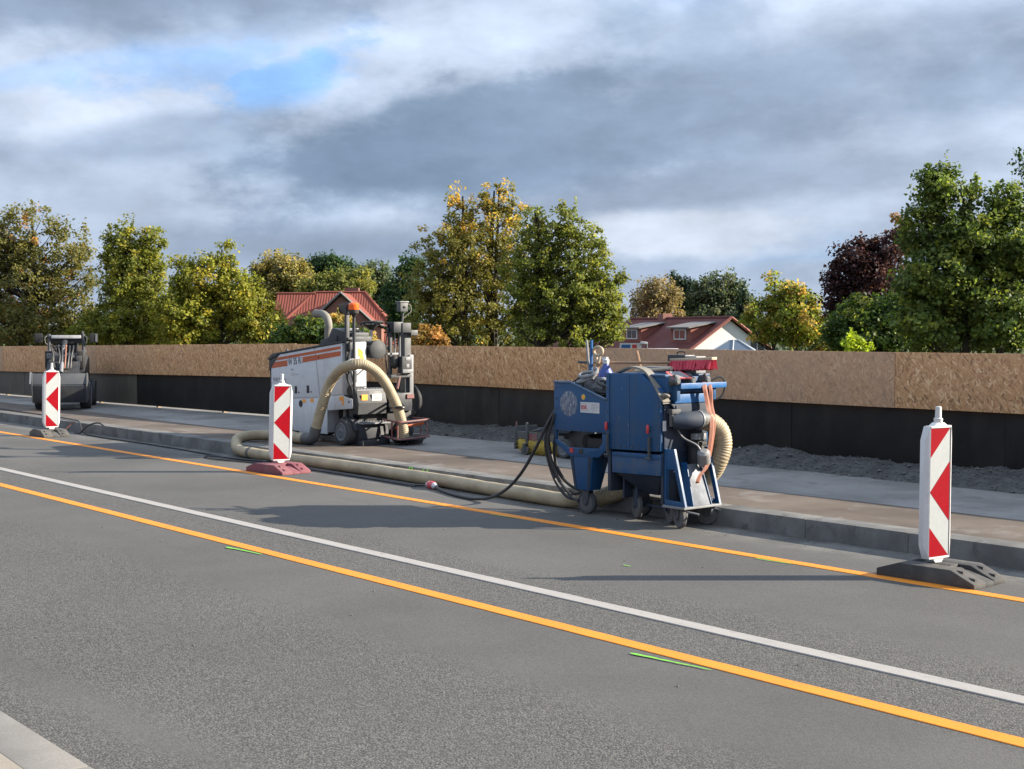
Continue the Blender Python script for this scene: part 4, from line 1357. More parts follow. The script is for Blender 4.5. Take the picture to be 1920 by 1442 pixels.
    MB().loft([(0.52, -0.06, 0.045), (1.0, -0.02, 0.062), (1.0, 0.05, 0.062), (0.52, 0.03, 0.045)], [(0.52, -0.06, 0.068), (1.0, -0.02, 0.088), (1.0, 0.05, 0.088), (0.52, 0.03, 0.068)]).build("head", M["wood_pale"], b, bevel=0.005)
    br = MB()
    for i in range(46):
        t_ = i / 45
        for q in range(4):
            x, y = 0.53 + 0.46 * t_ + r.uniform(-.003, .003), -0.055 + 0.042 * t_ + q * 0.020
            dx, dy = r.uniform(-0.02, 0.02), r.uniform(-0.03, 0.015) - 0.012 * (q == 0)
            zt = 0.046 + 0.017 * t_
            br.tube([(x, y, zt), (x + dx, y + dy, zt - 0.085 + r.uniform(-.008, .008))], [0.008, 0.011], 4)
    br.build("bristles", M["bristle"], b)["kind"] = "stuff"
    s2 = MB().tube([P(0.05, 0.40, 1.372), P(0.30, 0.36, 1.385), P(0.60, 0.30, 1.41)], 0.020, 8)
    tag(s2.build("wooden_handle", M["wood_pale"]), "thick pale wooden handle lying below the broom stick", "handle")
    tag(MB().tube([P(-0.04, 0.50, 1.56), P(-0.01, 0.5, 1.47), P(0.02, 0.5, 1.36)], 0.014, 6).build("wood_stick", M["wood"]), "short brown stick rising behind the broom handle", "stick")
    tb = thing("tool_case", "dark case with a pale side standing behind the broom", "case", P(0.42, 0.46, 1.366))
    MB().box(-0.02, 0.20, 0.0, 0.14, 0.0, 0.165).build("body", M["machine_dark"], tb, bevel=0.008)
    MB().box(0.205, 0.34, 0.0, 0.13, 0.0, 0.155).build("side_box", M["plug_grey"], tb, bevel=0.006)
    MB().tube(spline([(0.04, 0.07, 0.165), (0.05, 0.07, 0.19), (0.13, 0.07, 0.19), (0.14, 0.07, 0.165)], 4), 0.006, 6).build("carry_handle", M["machine_black"], tb)
    sb = thing("parts_tray", "low grey tray lying behind the belt on the housing", "tray", P(0.08, 0.44, 1.366))
    MB().box(0.0, 0.30, 0.0, 0.12, 0.0, 0.05).build("body", M["junk_grey"], sb, bevel=0.004)
    dp = thing("dustpan", "reddish dustpan with a worn grey middle under the bristles", "dustpan", P(0.82, 0.16, 1.375))
    MB().loft([(0.01, -0.09, -0.055), (0.05, 0.16, -0.055), (0.06, 0.16, -0.045), (0.02, -0.09, -0.045)], [(-0.11, -0.05, 0.0), (-0.08, 0.11, 0.0), (-0.08, 0.11, 0.012), (-0.11, -0.05, 0.012)]).build("pan", M["dustpan"], dp)
    MB().loft([(0.008, -0.045, -0.042), (0.035, 0.11, -0.042), (0.037, 0.11, -0.038), (0.010, -0.045, -0.038)], [(-0.093, -0.025, 0.006), (-0.07, 0.085, 0.006), (-0.069, 0.085, 0.013), (-0.092, -0.025, 0.013)]).build("worn_patch", M["plug_grey"], dp)

    # flat salmon hose hanging down the right end
    def ribbon(pts, w, name, label):
        v, f = [], []
        pts = spline(pts, 6)
        for p in pts:
            v += [(p.x, p.y - w, p.z), (p.x + 0.012, p.y, p.z), (p.x, p.y + w, p.z), (p.x - 0.010, p.y, p.z)]
        for i in range(len(pts) - 1):
            for k in range(4):
                f.append((4 * i + k, 4 * i + (k + 1) % 4, 4 * i + 4 + (k + 1) % 4, 4 * i + 4 + k))
        o = MB().add(v, f).build(name, M["salmon"])
        tag(o, label, "flat hose")
    ribbon([P(0.86, 0.46, 1.29), P(0.90, 0.42, 1.24), P(0.905, 0.44, 1.15), P(0.92, 0.45, 1.05), P(0.99, 0.42, 0.94), P(1.01, 0.38, 0.76), P(0.99, 0.36, 0.60), P(0.97, 0.36, 0.52)], 0.030, "flat_hose", "salmon coloured flat hose hanging down the machine end to the bare plate")
    ribbon([P(0.86, 0.52, 1.29), P(0.91, 0.49, 1.22), P(0.91, 0.50, 1.08), P(0.98, 0.46, 0.95), P(0.99, 0.43, 0.80), P(0.97, 0.41, 0.62)], 0.024, "flat_hose", "second narrower salmon flat hose behind the first at the machine end")
    ribbon([P(1.03, 0.33, 0.58), P(1.035, 0.28, 0.52), P(1.03, 0.22, 0.47), P(1.03, 0.19, 0.42), P(1.02, 0.20, 0.40)], 0.028, "flat_hose", "short salmon flap hanging below the grey mains inlet")

    # bundle of black lines hanging in loops off the left end
    specs = [((-0.66, 0.02, 1.02), (-0.79, 0.00, 0.62), (-0.70, 0.08, 0.30), (-0.52, 0.12, 0.17), (-0.36, 0.18, 0.24)),
             ((-0.67, 0.05, 1.05), (-0.83, 0.03, 0.70), (-0.78, 0.08, 0.34), (-0.60, 0.10, 0.14), (-0.40, 0.14, 0.12)),
             ((-0.67, 0.08, 0.98), (-0.76, 0.08, 0.55), (-0.66, 0.12, 0.30), (-0.50, 0.2, 0.20), (-0.34, 0.25, 0.24)),
             ((-0.66, 0.0, 0.95), (-0.74, -0.02, 0.65), (-0.68, 0.03, 0.36), (-0.50, 0.06, 0.16), (-0.38, 0.06, 0.12)),
             ((-0.67, 0.10, 1.0), (-0.86, 0.10, 0.72), (-0.80, 0.14, 0.40), (-0.58, 0.18, 0.22), (-0.38, 0.24, 0.28))]
    w = ("black cable of the bundle passing just left of the blue leg, third loop from outside",
         "black cable of the bundle hanging lowest, second loop from outside",
         "black cable of the bundle nearest the kerb, running behind the blue leg",
         "black cable of the bundle hanging closest to the camera, innermost loop",
         "outermost black cable loop of the bundle, farthest left of the blue machine")
    for i, s in enumerate(specs):
        o = MB().tube(spline([P(*p) for p in s], 7), 0.0155, 7).build("black_line", M["cable"])
        tag(o, w[i], "cable", "black lines looped off the blue machine")


build_on_collector()


# ------------------------------------------------------------------ the long suction hose
def corrugated(pts, r, pitch, amp, n=16):
    c = resample(spline(pts, 14), pitch / 4)
    rs = [r + amp * (0.0, 1.0, 0.0, -1.0)[i % 4] for i in range(len(c))]
    return MB().tube(c, rs, n)


def build_hose():
    t = thing("suction_hose", "beige corrugated suction hose from milling machine to dust collector", "hose", (0, 0, 0))
    ox, oy, oz = -15.8, 10.2, 0.13

    def L(x, y, z):
        return (ox + x, oy + y, oz + z)
    arch = [L(0.60, 0.59, 0.14), L(0.60, 0.56, 0.30), L(0.60, 0.49, 0.52), L(0.60, 0.38, 0.74), L(0.57, 0.26, 0.95), L(0.53, 0.13, 1.09), L(0.48, -0.01, 1.165), L(0.40, -0.13, 1.16), L(0.22, -0.17, 1.11), L(0.07, -0.19, 1.02), L(-0.08, -0.22, 0.85), L(-0.18, -0.27, 0.55), L(-0.26, -0.32, 0.24)]
    corrugated(arch, 0.073, 0.028, 0.0028).build("hose_arch", M["hose"], t, angle=80)
    MB().tube(spline([L(-0.25, -0.315, 0.27), L(-0.29, -0.335, 0.14), L(-0.36, -0.35, 0.105), L(-0.48, -0.37, 0.11)], 5), 0.080, 16).build("elbow", M["coupling"], t, angle=60)
    loop = [L(-0.44, -0.365, 0.11), L(-0.62, -0.40, 0.105), (-16.55, 9.86, 0.235), (-16.85, 9.92, 0.235), (-17.10, 9.80, 0.235), (-17.22, 9.52, 0.237), (-17.06, 9.20, 0.21), (-16.7, 9.02, 0.10), (-16.2, 8.985, 0.08), (-15.7, 8.985, 0.077)]
    corrugated(loop, 0.073, 0.028, 0.0024).build("hose_loop", M["hose"], t, angle=80)
    for p, q in (((-16.93, 9.905, 0.235), (-16.88, 9.917, 0.235)), ((-16.32, 8.992, 0.083), (-16.26, 8.989, 0.082))):
        MB().tube([p, q], 0.079, 16).build("clamp", M["coupling"], t)
    run = [(-15.7, 8.985, 0.077), (-15.0, 9.0, 0.075), (-14.2, 9.015, 0.077), (-13.4, 9.01, 0.079), (-12.6, 8.995, 0.075), (-11.8, 8.965, 0.079), (-11.0, 8.92, 0.075), (-10.3, 8.875, 0.079), (-9.75, 8.88, 0.077), (-9.40, 8.98, 0.12)]
    c = resample(spline(run, 14), 0.007)
    rs = [0.0735 + 0.004 * mnoise.noise((p.x * 1.5, 0, 0)) + 0.003 * mnoise.noise((p.x * 6, 3, 0)) + (0.0, 0.0011, 0.0, -0.0011)[i % 4] for i, p in enumerate(c)]
    MB().tube(c, rs, 14).build("hose_run", M["hose"], t, angle=80)
    end = [(-9.40, 8.98, 0.12), (-9.12, 9.14, 0.225), (-8.80, 9.30, 0.30), (-8.50, 9.30, 0.34), (-8.20, 9.24, 0.43), (-8.08, 9.23, 0.56), (-8.05, 9.26, 0.71), (-8.06, 9.235, 0.84), (-8.09, 9.15, 0.92), (-8.10, 9.02, 0.95)]
    corrugated(end, 0.086, 0.024, 0.0030, 20).build("hose_riser", M["hose"], t, angle=80)
    sl = [(-8.10, 8.99, 0.953), (-8.098, 9.06, 0.948)]
    MB().tube(sl, 0.088, 18).build("sleeve", M["coupling"], t)
    st = MB()
    st.tube([L(0.40 + 0.10 * math.cos(a) * 0.3, -0.13 + 0.02 * math.cos(a), 1.16 + 0.105 * math.sin(a)) if False else L(0.40 + 0.03 * math.cos(a), -0.13 + 0.078 * math.cos(a), 1.158 + 0.080 * math.sin(a)) for a in [i * math.pi / 10 for i in range(20)]], 0.007, 5, closed=True)
    st.build("tie", M["sticker_white"], t)
    return t


build_hose()


def build_cables():
    pl = thing("plug_connector", "red and white power plug lying on the road beside the hose", "plug", (-11.86, 8.80, 0.0))
    MB().tube([(-0.07, 0.01, 0.042), (-0.02, 0.0, 0.042), (0.06, -0.02, 0.042)], [0.040, 0.046, 0.040], 14).build("body", M["plug_red"], pl)
    MB().tube([(-0.115, 0.015, 0.04), (-0.068, 0.01, 0.042)], [0.026, 0.042], 14).build("collar", M["sticker_white"], pl)
    MB().tube([(0.058, -0.02, 0.042), (0.115, -0.035, 0.038)], [0.038, 0.022], 14).build("gland", M["sticker_white"], pl)
    c = [(-11.76, 8.765, 0.032), (-11.45, 8.66, 0.018), (-11.1, 8.56, 0.017), (-10.75, 8.52, 0.02), (-10.5, 8.54, 0.06), (-10.28, 8.57, 0.17), (-10.06, 8.58, 0.36), (-9.86, 8.59, 0.62), (-9.74, 8.62, 0.84), (-9.67, 8.68, 1.0)]
    tag(MB().tube(spline(c, 8), 0.0165, 8).build("power_cable", M["cable"]), "thick black cable rising from the red plug to the blue machine", "cable")
    c = [(-11.96, 8.815, 0.03), (-12.2, 8.80, 0.016), (-12.8, 8.83, 0.014), (-13.5, 8.84, 0.014), (-14.3, 8.86, 0.014), (-15.0, 8.86, 0.014), (-15.7, 8.78, 0.014), (-16.4, 8.76, 0.014), (-17.2, 8.80, 0.014), (-18.4, 8.86, 0.014), (-19.6, 8.88, 0.014), (-20.8, 8.86, 0.014), (-21.6, 8.90, 0.016), (-22.0, 8.94, 0.05), (-22.35, 9.02, 0.19), (-22.9, 9.18, 0.182), (-24.0, 9.3, 0.18), (-26.0, 9.42, 0.166), (-29, 9.6, 0.166), (-32, 9.8, 0.166)]
    tag(MB().tube(spline(c, 8), 0.013, 6).build("power_cable", M["cable"]), "black cable running along the gutter from the plug to the left edge", "cable")
    c = [(-12.1, 8.74, 0.014), (-12.9, 8.78, 0.014), (-14.2, 8.80, 0.014), (-15.4, 8.72, 0.014), (-16.1, 8.58, 0.014), (-16.5, 8.52, 0.014), (-16.9, 8.60, 0.014), (-16.7, 8.70, 0.020), (-16.1, 8.70, 0.03), (-15.5, 8.78, 0.038)]
    tag(MB().tube(spline(c, 8), 0.011, 6).build("power_cable", M["cable"]), "thin black cable doubling back in a loop near the dark red beacon foot", "cable")
    c = [(-21.3, 9.02, 0.176), (-21.45, 8.98, 0.22), (-21.75, 8.93, 0.16), (-22.0, 8.90, 0.03), (-22.2, 8.88, 0.02)]
    tag(MB().tube(spline(c, 8), 0.014, 6).build("cable_end", M["cable"]), "short black cable loop over the kerb right of the leftmost beacon", "cable")
    c = [(-22.55, 9.02, 0.172), (-22.6, 8.98, 0.14), (-22.68, 8.86, 0.02), (-22.85, 8.72, 0.012)]
    tag(MB().tube(spline(c, 6), 0.010, 6).build("reddish_cable", M["salmon"]), "thin reddish cable over the kerb left of the leftmost beacon", "cable")


build_cables()


# ------------------------------------------------------------------ compact milling machine
def road_wheel(parent, c, r, w, name="wheel", tread=True, yaw=0.0):
    m = Matrix.Translation(c) @ Matrix.Rotation(yaw, 4, "Z")
    prof = [(r * 0.6, -w / 2), (r * 0.9, -w / 2), (r * 0.985, -w * 0.42), (r, -w * 0.3), (r, w * 0.3), (r * 0.985, w * 0.42), (r * 0.9, w / 2), (r * 0.6, w / 2)]
    ty = MB().lathe(prof, axis="y", n=32).move(m).build(name, M["wheel_dark"], parent)
    rim = MB().lathe([(r * 0.70, -w * 0.50), (r * 0.68, -w * 0.535), (r * 0.60, -w * 0.535), (r * 0.56, -w * 0.505), (r * 0.32, -w * 0.505), (r * 0.28, -w * 0.56), (r * 0.1, -w * 0.57), (r * 0.1, w * 0.57), (r * 0.68, w * 0.53)], axis="y", n=24)
    for k in range(6):
        a = k * math.pi / 3
        rim.cyl((r * 0.42 * math.cos(a), -w * 0.545, r * 0.42 * math.sin(a)), (r * 0.42 * math.cos(a), -w * 0.48, r * 0.42 * math.sin(a)), r * 0.06, n=6)
    rim.move(m).build("rim", M["rim_grey"], ty)
    return ty


def build_miller():
    t = thing("milling_machine", "compact white road milling machine standing on the footway", "milling machine", (-15.8, 10.2, 0.13))
    # chassis core
    core = [(-2.03, 0.62), (-2.03, 1.08), (-1.78, 1.27), (-0.06, 1.455), (-0.06, 0.72), (-0.48, 0.66), (-0.48, 0.17), (-1.42, 0.17), (-1.47, 0.40), (-1.58, 0.58)]
    MB().prism(core, "y", 0.012, 0.38).build("body", M["machine_white"], t, bevel=0.004)
    MB().prism([(-2.03, 0.62), (-2.03, 1.08), (-1.78, 1.27), (-0.86, 1.36), (-0.86, 0.30), (-1.42, 0.30), (-1.47, 0.40), (-1.58, 0.58)], "y", 0.381, 0.92).build("engine_cover", M["machine_grey"], t, bevel=0.004)
    # doors and skirts, a finger proud of the body with a shadow gap
    MB().prism([(-2.05, 0.64), (-2.05, 1.09), (-1.78, 1.272), (-0.80, 1.375), (-0.665, 0.675), (-1.60, 0.625)], "y", 0.0, 0.013).build("front_door", M["machine_white"], t, bevel=0.003)
    MB().prism([(-0.785, 1.377), (-0.06, 1.452), (-0.06, 0.735), (-0.64, 0.678)], "y", 0.0, 0.013).build("rear_door", M["machine_white"], t, bevel=0.003)
    MB().prism([(-1.47, 0.40), (-1.56, 0.60), (-0.68, 0.655), (-0.46, 0.66), (-0.46, 0.15), (-1.40, 0.15)], "y", -0.002, 0.012).build("skirt", M["machine_white"], t, bevel=0.003)
    MB().prism([(-0.445, 0.69), (-0.06, 0.72), (0.20, 0.67), (0.20, 0.545), (-0.445, 0.49)], "y", -0.004, 0.010).build("apron", M["machine_white"], t, bevel=0.003)
    MB().prism([(-2.10, 1.02), (-2.07, 1.02), (-1.80, 1.275), (-1.86, 1.30), (-2.10, 1.20)], "y", -0.004, 0.93).build("front_trim", M["machine_dark"], t, bevel=0.006)
    MB().box(-2.075, -2.032, 0.0, 0.92, 0.62, 1.07).build("front_grille", M["machine_dark"], t, bevel=0.004)
    MB().lathe([(0.05, 0.0), (0.055, 0.04), (0.04, 0.05)], (-2.12, 0.06, 1.09), "x", 12).build("headlamp", M["machine_black"], t)
    # dark hood following the slope
    MB().prism([(-2.14, 1.20), (-1.98, 1.285), (-1.80, 1.30), (-0.06, 1.485), (-0.02, 1.50), (-0.02, 1.462), (-1.78, 1.278), (-2.08, 1.18)], "y", -0.015, 0.40).build("hood", M["machine_dark"], t, bevel=0.006)
    MB().prism([(-2.14, 1.20), (-1.98, 1.285), (-1.80, 1.30), (-0.84, 1.40), (-0.84, 1.362), (-1.78, 1.278), (-2.08, 1.18)], "y", 0.401, 0.94).build("hood", M["machine_dark"], t, bevel=0.006)
    lk = MB()
    for x in (-1.72, -1.1, -0.55):
        z = 1.30 + (x + 1.80) * 0.106
        lk.box(x, x + 0.12, 0.2, 0.28, z + 0.002, z + 0.018)
    lk.ball((-1.66, 0.05, 1.335), 0.022, 8, 6)
    lk.build("hood_fitting", M["steel"], t)
    MB().prism([(-0.78, 1.41), (-0.30, 1.46), (-0.30, 1.555), (-0.70, 1.50)], "y", 0.06, 0.40).build("rear_cowl", M["machine_dark"], t, bevel=0.006)
    MB().prism([(-0.60, 1.46), (-0.02, 1.50), (-0.02, 1.60), (-0.42, 1.665), (-0.46, 1.655)], "y", 0.08, 0.40).build("cowl_hump", M["machine_dark"], t, bevel=0.006)
    MB().box(-0.34, -0.10, 0.15, 0.32, 1.62, 1.66).build("cowl_hatch", M["zinc"], t, bevel=0.004)

    # stripes and lettering on the doors
    def band(name, pts, mat):
        MB().prism(pts, "y", -0.003, -0.0008).build(name, mat, t, smooth=False)
    band("orange_stripe", [(-1.90, 1.175), (-1.84, 1.225), (-0.10, 1.41), (-0.10, 1.385), (-0.10, 1.370)], M["machine_orange"])
    band("orange_stripe", [(-2.045, 1.055), (-1.93, 1.155), (-1.56, 1.19), (-1.555, 1.105)], M["machine_orange"])
    band("orange_stripe", [(-1.13, 1.16), (-1.125, 1.243), (-0.10, 1.342), (-0.10, 1.275)], M["machine_orange"])
    mt = Matrix.Translation((-1.535, -0.0015, 1.112)) @ Matrix.Rotation(R(90), 4, "X") @ Matrix.Rotation(R(5.8), 4, "Z")
    text_mesh("lettering", "W 35 Ri", 0.140, mt, M["print_black"], t, 0.0008, 0.0010, 0.80)
    mt = Matrix.Translation((-1.46, -0.0015, 1.035)) @ Matrix.Rotation(R(90), 4, "X") @ Matrix.Rotation(R(5.5), 4, "Z")
    text_mesh("small_lettering", "BDA", 0.040, mt, M["print_grey"], t, 0.0008)
    MB().prism([(-1.46, 0.995), (-1.34, 1.006), (-1.34, 1.010), (-1.46, 0.999)], "y", -0.003, -0.001).prism([(-1.46, 0.965), (-1.22, 0.988), (-1.22, 0.992), (-1.46, 0.969)], "y", -0.003, -0.001).build("print_line", M["print_grey"], t)
    mt = Matrix.Translation((-1.985, -0.0015, 0.862)) @ Matrix.Rotation(R(90), 4, "X")
    text_mesh("side_lettering", "WIRTGEN", 0.085, mt, M["print_grey"], t, 0.0008)
    # latches, hole, stickers
    for x, z in ((-1.32, 0.755), (-0.98, 0.775)):
        MB().box(x - 0.035, x + 0.035, -0.004, 0.0, z - 0.055, z + 0.055).build("latch", M["machine_black"], t, bevel=0.002)
        MB().lathe([(0.012, 0), (0.012, 0.006)], (x + 0.085, -0.006, z - 0.035), "y", 10).build("lock", M["machine_black"], t)
    MB().lathe([(0.052, 0), (0.052, 0.003)], (-1.18, -0.005, 0.555), "y", 20).build("wheel_port", M["machine_black"], t)
    for x, z in ((-0.745, 1.245), (-0.64, 0.785)):
        MB().lathe([(0.014, 0), (0.014, 0.006)], (x + 0.06, -0.006, z), "y", 10).build("lock", M["machine_black"], t)
    st = [(-1.13, 0.575, 0.085, 0.05), (-0.91, 0.59, 0.085, 0.055)]
    for x, z, w, h in st:
        MB().box(x, x + w, -0.005, -0.003, z, z + h).build("warning_sticker", M["sticker_orange"], t)
    MB().prism([(-0.13, 0.70), (-0.02, 0.705), (-0.02, 0.585), (-0.06, 0.58), (-0.06, 0.645), (-0.13, 0.64)], "y", -0.0065, -0.0045).build("warning_sticker", M["sticker_orange"], t)
    MB().box(0.10, 0.125, -0.007, -0.0045, 0.62, 0.65).build("bolt", M["machine_black"], t)

    # exhaust stack bending forward
    ex = spline([(-1.07, 0.40, 1.36), (-1.06, 0.40, 1.60), (-1.05, 0.40, 1.72), (-1.10, 0.40, 1.82), (-1.22, 0.40, 1.875), (-1.40, 0.40, 1.88)], 6)
    MB().tube(ex, [0.058] * (len(ex) - 3) + [0.060, 0.063, 0.066], 16, caps=False).build("exhaust_pipe", M["belt_grey"], t)
    MB().tube([Vector(p) + Vector((0, 0, 0)) for p in ex[2:]], 0.054, 14).build("exhaust_liner", M["machine_black"], t)
    MB().lathe([(0.085, 0.0), (0.08, 0.05), (0.06, 0.07)], (-1.07, 0.40, 1.37), "z", 16).build("exhaust_base", M["machine_dark"], t)

    # wheels: drive wheel near side, far side, front pair
    road_wheel(t, (-0.02, 0.055, 0.207), 0.187, 0.22)
    road_wheel(t, (0.14, 0.86, 0.205), 0.185, 0.20)
    road_wheel(t, (-1.76, 0.12, 0.265), 0.245, 0.2)
    road_wheel(t, (-1.76, 0.80, 0.265), 0.245, 0.2)
    MB().prism([(-0.22, 0.30), (-0.20, 0.36), (-0.04, 0.43), (0.14, 0.38), (0.23, 0.24), (0.21, 0.235), (0.13, 0.365), (-0.04, 0.41), (-0.19, 0.35)], "y", 0.02, 0.24).build("mudguard", M["machine_dark"], t)
    MB().box(-0.20, -0.17, 0.10, 0.13, 0.35, 0.7).build("lift_rod", M["belt_grey"], t)
    MB().box(-0.12, -0.10, 0.06, 0.09, 0.40, 0.7).build("lift_rod", M["belt_grey"], t)
    MB().box(-0.47, 0.10, 0.20, 0.85, 0.12, 0.62).build("frame_box", M["machine_black"], t, bevel=0.01)
    # rear step tower
    X = 0.21
    MB().prism([(-0.02, 0.47), (0.10, 0.47), (X, 0.455), (X + 0.02, 0.62), (X - 0.03, 0.785), (-0.02, 0.785)], "y", 0.075, 0.555).build("step_box", M["machine_grey"], t, bevel=0.006)
    MB().prism([(X + 0.003, 0.46), (X + 0.022, 0.615), (X + 0.012, 0.615), (X - 0.01, 0.46)], "y", 0.08, 0.55).build("step_front", M["machine_grey"], t)
    MB().prism([(0.0, 0.0), (0.07, 0.0), (0.07, 0.44), (0.10, 0.47), (0.0, 0.47)], "y", 0.075, 0.10).build("step_side", M["machine_dark"], t)

    def tread(x0, x1, y0, y1, z):
        m = MB().box(x0, x1, y0, y1, z - 0.02, z)
        for i in range(4):
            for k in range(9):
                xx, yy = x0 + (i + 0.5) * (x1 - x0) / 4, y0 + (k + 0.5) * (y1 - y0) / 9
                m.lathe([(0.013, z), (0.016, z + 0.010), (0.010, z + 0.012)], (xx, yy, 0), n=6)
        return m.build("tread_plate", M["zinc"], t)
    tread(0.0, X - 0.03, 0.08, 0.55, 0.806)
    tread(0.06, X + 0.11, 0.085, 0.56, 0.345)
    MB().box(0.05, X + 0.10, 0.09, 0.55, 0.02, 0.10).box(0.05, X + 0.02, 0.09, 0.55, 0.10, 0.32).build("scraper_box", M["machine_dark"], t, bevel=0.008)
    MB().prism([(X + 0.085, 0.03), (X + 0.10, 0.03), (X + 0.04, 0.30), (X + 0.025, 0.30)], "y", 0.42, 0.47).prism([(X + 0.085, 0.03), (X + 0.10, 0.03), (X + 0.04, 0.30), (X + 0.025, 0.30)], "y", 0.51, 0.55).build("scraper_arm", M["machine_dark"], t)
    MB().box(X + 0.010, X + 0.0145, 0.135, 0.235, 0.655, 0.735).build("warning_sticker", M["sticker_orange"], t).rotation_euler = (0, 0, 0)
    stk = MB().box(X + 0.008, X + 0.0125, 0.31, 0.47, 0.64, 0.74).build("notice_sticker", M["sticker_white"], t)
    MB().box(X + 0.013, X + 0.0145, 0.35, 0.44, 0.672, 0.69).box(X + 0.013, X + 0.0145, 0.35, 0.42, 0.70, 0.708).build("notice_print", M["print_grey"], stk)
    # rear console: white cover panel with warning sign, grey engine end
    MB().box(-0.055, 0.05, 0.09, 0.33, 0.80, 1.47).build("console", M["machine_white"], t, bevel=0.01)
    MB().prism([(0.22, 1.16), (0.30, 1.16), (0.30, 1.22), (0.27, 1.27), (0.28, 1.32), (0.25, 1.36), (0.19, 1.38), (0.19, 1.28), (0.22, 1.26)], "x", 0.051, 0.053).build("warning_sticker", M["sticker_orange"], t)
    fr = MB()
    fr.prism([(0.15, 0.83), (0.31, 0.83), (0.31, 0.845), (0.15, 0.845)], "x", 0.052, 0.07).prism([(0.14, 0.90), (0.155, 0.90), (0.155, 1.06), (0.14, 1.05)], "x", 0.052, 0.07).prism([(0.14, 0.98), (0.32, 1.10), (0.32, 1.115), (0.14, 0.995)], "x", 0.052, 0.068)
    fr.build("console_frame", M["steel"], t)
    MB().box(-0.10, 0.06, 0.08, 0.42, 1.475, 1.545).box(-0.06, 0.04, 0.12, 0.38, 1.545, 1.60).build("control_panel", M["steel"], t, bevel=0.008)
    for y in (0.14, 0.19, 0.24, 0.30):
        MB().cyl((0.0, y, 1.60), (0.01, y, 1.68), 0.006, n=6).ball((0.01, y, 1.69), 0.012, 8, 6).build("control_lever", M["machine_black"], t)
    MB().lathe([(0.10, 0.0), (0.125, 0.03), (0.125, 0.30), (0.135, 0.31), (0.135, 0.34), (0.09, 0.36)], (-0.24, 0.50, 1.36), "x", 24).build("air_cleaner", M["machine_grey"], t)
    # steering column
    MB().cyl((-0.10, 0.50, 1.44), (-0.07, 0.50, 1.66), 0.024, n=10).build("steering_column", M["sticker_white"], t)
    sw = MB()
    sw.tube([(-0.06 + 0.155 * math.cos(a), 0.50 + 0.155 * math.sin(a), 1.735 + 0.02 * math.cos(a)) for a in [i * math.pi / 14 for i in range(28)]], 0.017, 8, closed=True)
    sw.lathe([(0.03, 1.64), (0.05, 1.66), (0.10, 1.705), (0.10, 1.715)], (-0.06, 0.5, 0), n=16)
    for a in (0.3, 2.4, 4.5):
        sw.tube([(-0.06, 0.5, 1.70), (-0.06 + 0.15 * math.cos(a), 0.5 + 0.15 * math.sin(a), 1.735)], 0.012, 6)
    sw.build("steering_wheel", M["machine_black"], t)
    # lamp posts
    p1 = MB().box(0.045, 0.095, -0.03, 0.02, 1.02, 1.87).build("lamp_post", M["machine_dark"], t, bevel=0.004)
    MB().loft([(0.04, -0.05, 1.86), (0.12, -0.05, 1.86), (0.12, 0.05, 1.86), (0.04, 0.05, 1.86)], [(-0.02, -0.10, 1.99), (0.15, -0.08, 1.985), (0.15, 0.08, 1.985), (-0.02, 0.08, 1.99)]).box(-0.03, 0.17, -0.04, 0.03, 2.0, 2.012).build("work_lamp", M["steel"], p1, bevel=0.005)
    MB().ball((-0.025, -0.02, 1.925), (0.045, 0.055, 0.065), 12, 8).build("lamp_back", M["machine_black"], p1)
    p2 = MB().cyl((0.24, 0.0, 0.55), (0.24, 0.0, 1.84), 0.022, n=12).build("lamp_post", M["machine_dark"], t)
    MB().lathe([(0.02, 1.80), (0.035, 1.84), (0.068, 1.87), (0.072, 1.915)], (0.24, 0.0, 0), n=18).build("beacon_socket", M["machine_black"], p2)
    MB().lathe([(0.072, 1.916), (0.075, 1.93), (0.073, 1.99), (0.055, 2.012), (0.02, 2.018)], (0.24, 0.0, 0), n=18).build("flashing_light", M["lamp_orange"], p2)
    MB().tube(spline([(0.09, 0.02, 1.5), (0.12, 0.05, 1.35), (0.11, 0.03, 1.1), (0.14, 0.05, 0.9), (0.10, 0.05, 0.8)], 5), 0.012, 6).build("control_cable", M["cable"], t)
    MB().tube(spline([(0.17, 0.02, 1.6), (0.19, 0.03, 1.35), (0.16, 0.02, 1.15), (0.2, 0.04, 0.95), (0.12, 0.07, 0.83)], 5), 0.010, 6).build("control_cable", M["cable"], t)
    MB().tube(spline([(0.06, 0.05, 1.45), (0.10, 0.0, 1.25), (0.07, -0.01, 1.0), (0.09, 0.04, 0.84)], 5), 0.014, 6).build("control_cable", M["cable"], t)
    MB().box(0.04, 0.14, 0.0, 0.08, 1.36, 1.46).box(0.03, 0.13, -0.02, 0.07, 1.5, 1.53).build("post_clamp", M["steel"], t, bevel=0.004)
    MB().lathe([(0.07, -0.03), (0.075, 0.0), (0.07, 0.03)], (0.12, 0.03, 0.79), "y", 14).build("horn", M["machine_black"], t)

    # mast on the far rear corner: channel columns, cross heads, control box, clamp block
    ma = thing_part("mast", t)
    MB().box(0.02, 0.14, 0.93, 1.04, 0.72, 1.62).build("column", M["steel"], ma, bevel=0.004)
    MB().box(0.15, 0.18, 0.99, 1.055, 0.70, 1.28).build("column", M["zinc"], ma, bevel=0.004)
    MB().box(0.05, 0.10, 0.70, 0.74, 0.95, 1.72).build("column", M["dark_steel"], ma, bevel=0.004)
    MB().cyl((0.08, 0.80, 1.18), (0.08, 0.80, 1.66), 0.012, n=8).build("lift_rod", M["zinc"], ma)
    MB().cyl((0.10, 0.87, 1.10), (0.10, 0.87, 1.70), 0.014, n=8).build("lift_rod", M["zinc"], ma)
    MB().box(0.02, 0.20, 0.70, 0.86, 1.60, 1.75).build("head_block", M["machine_dark"], ma, bevel=0.006)
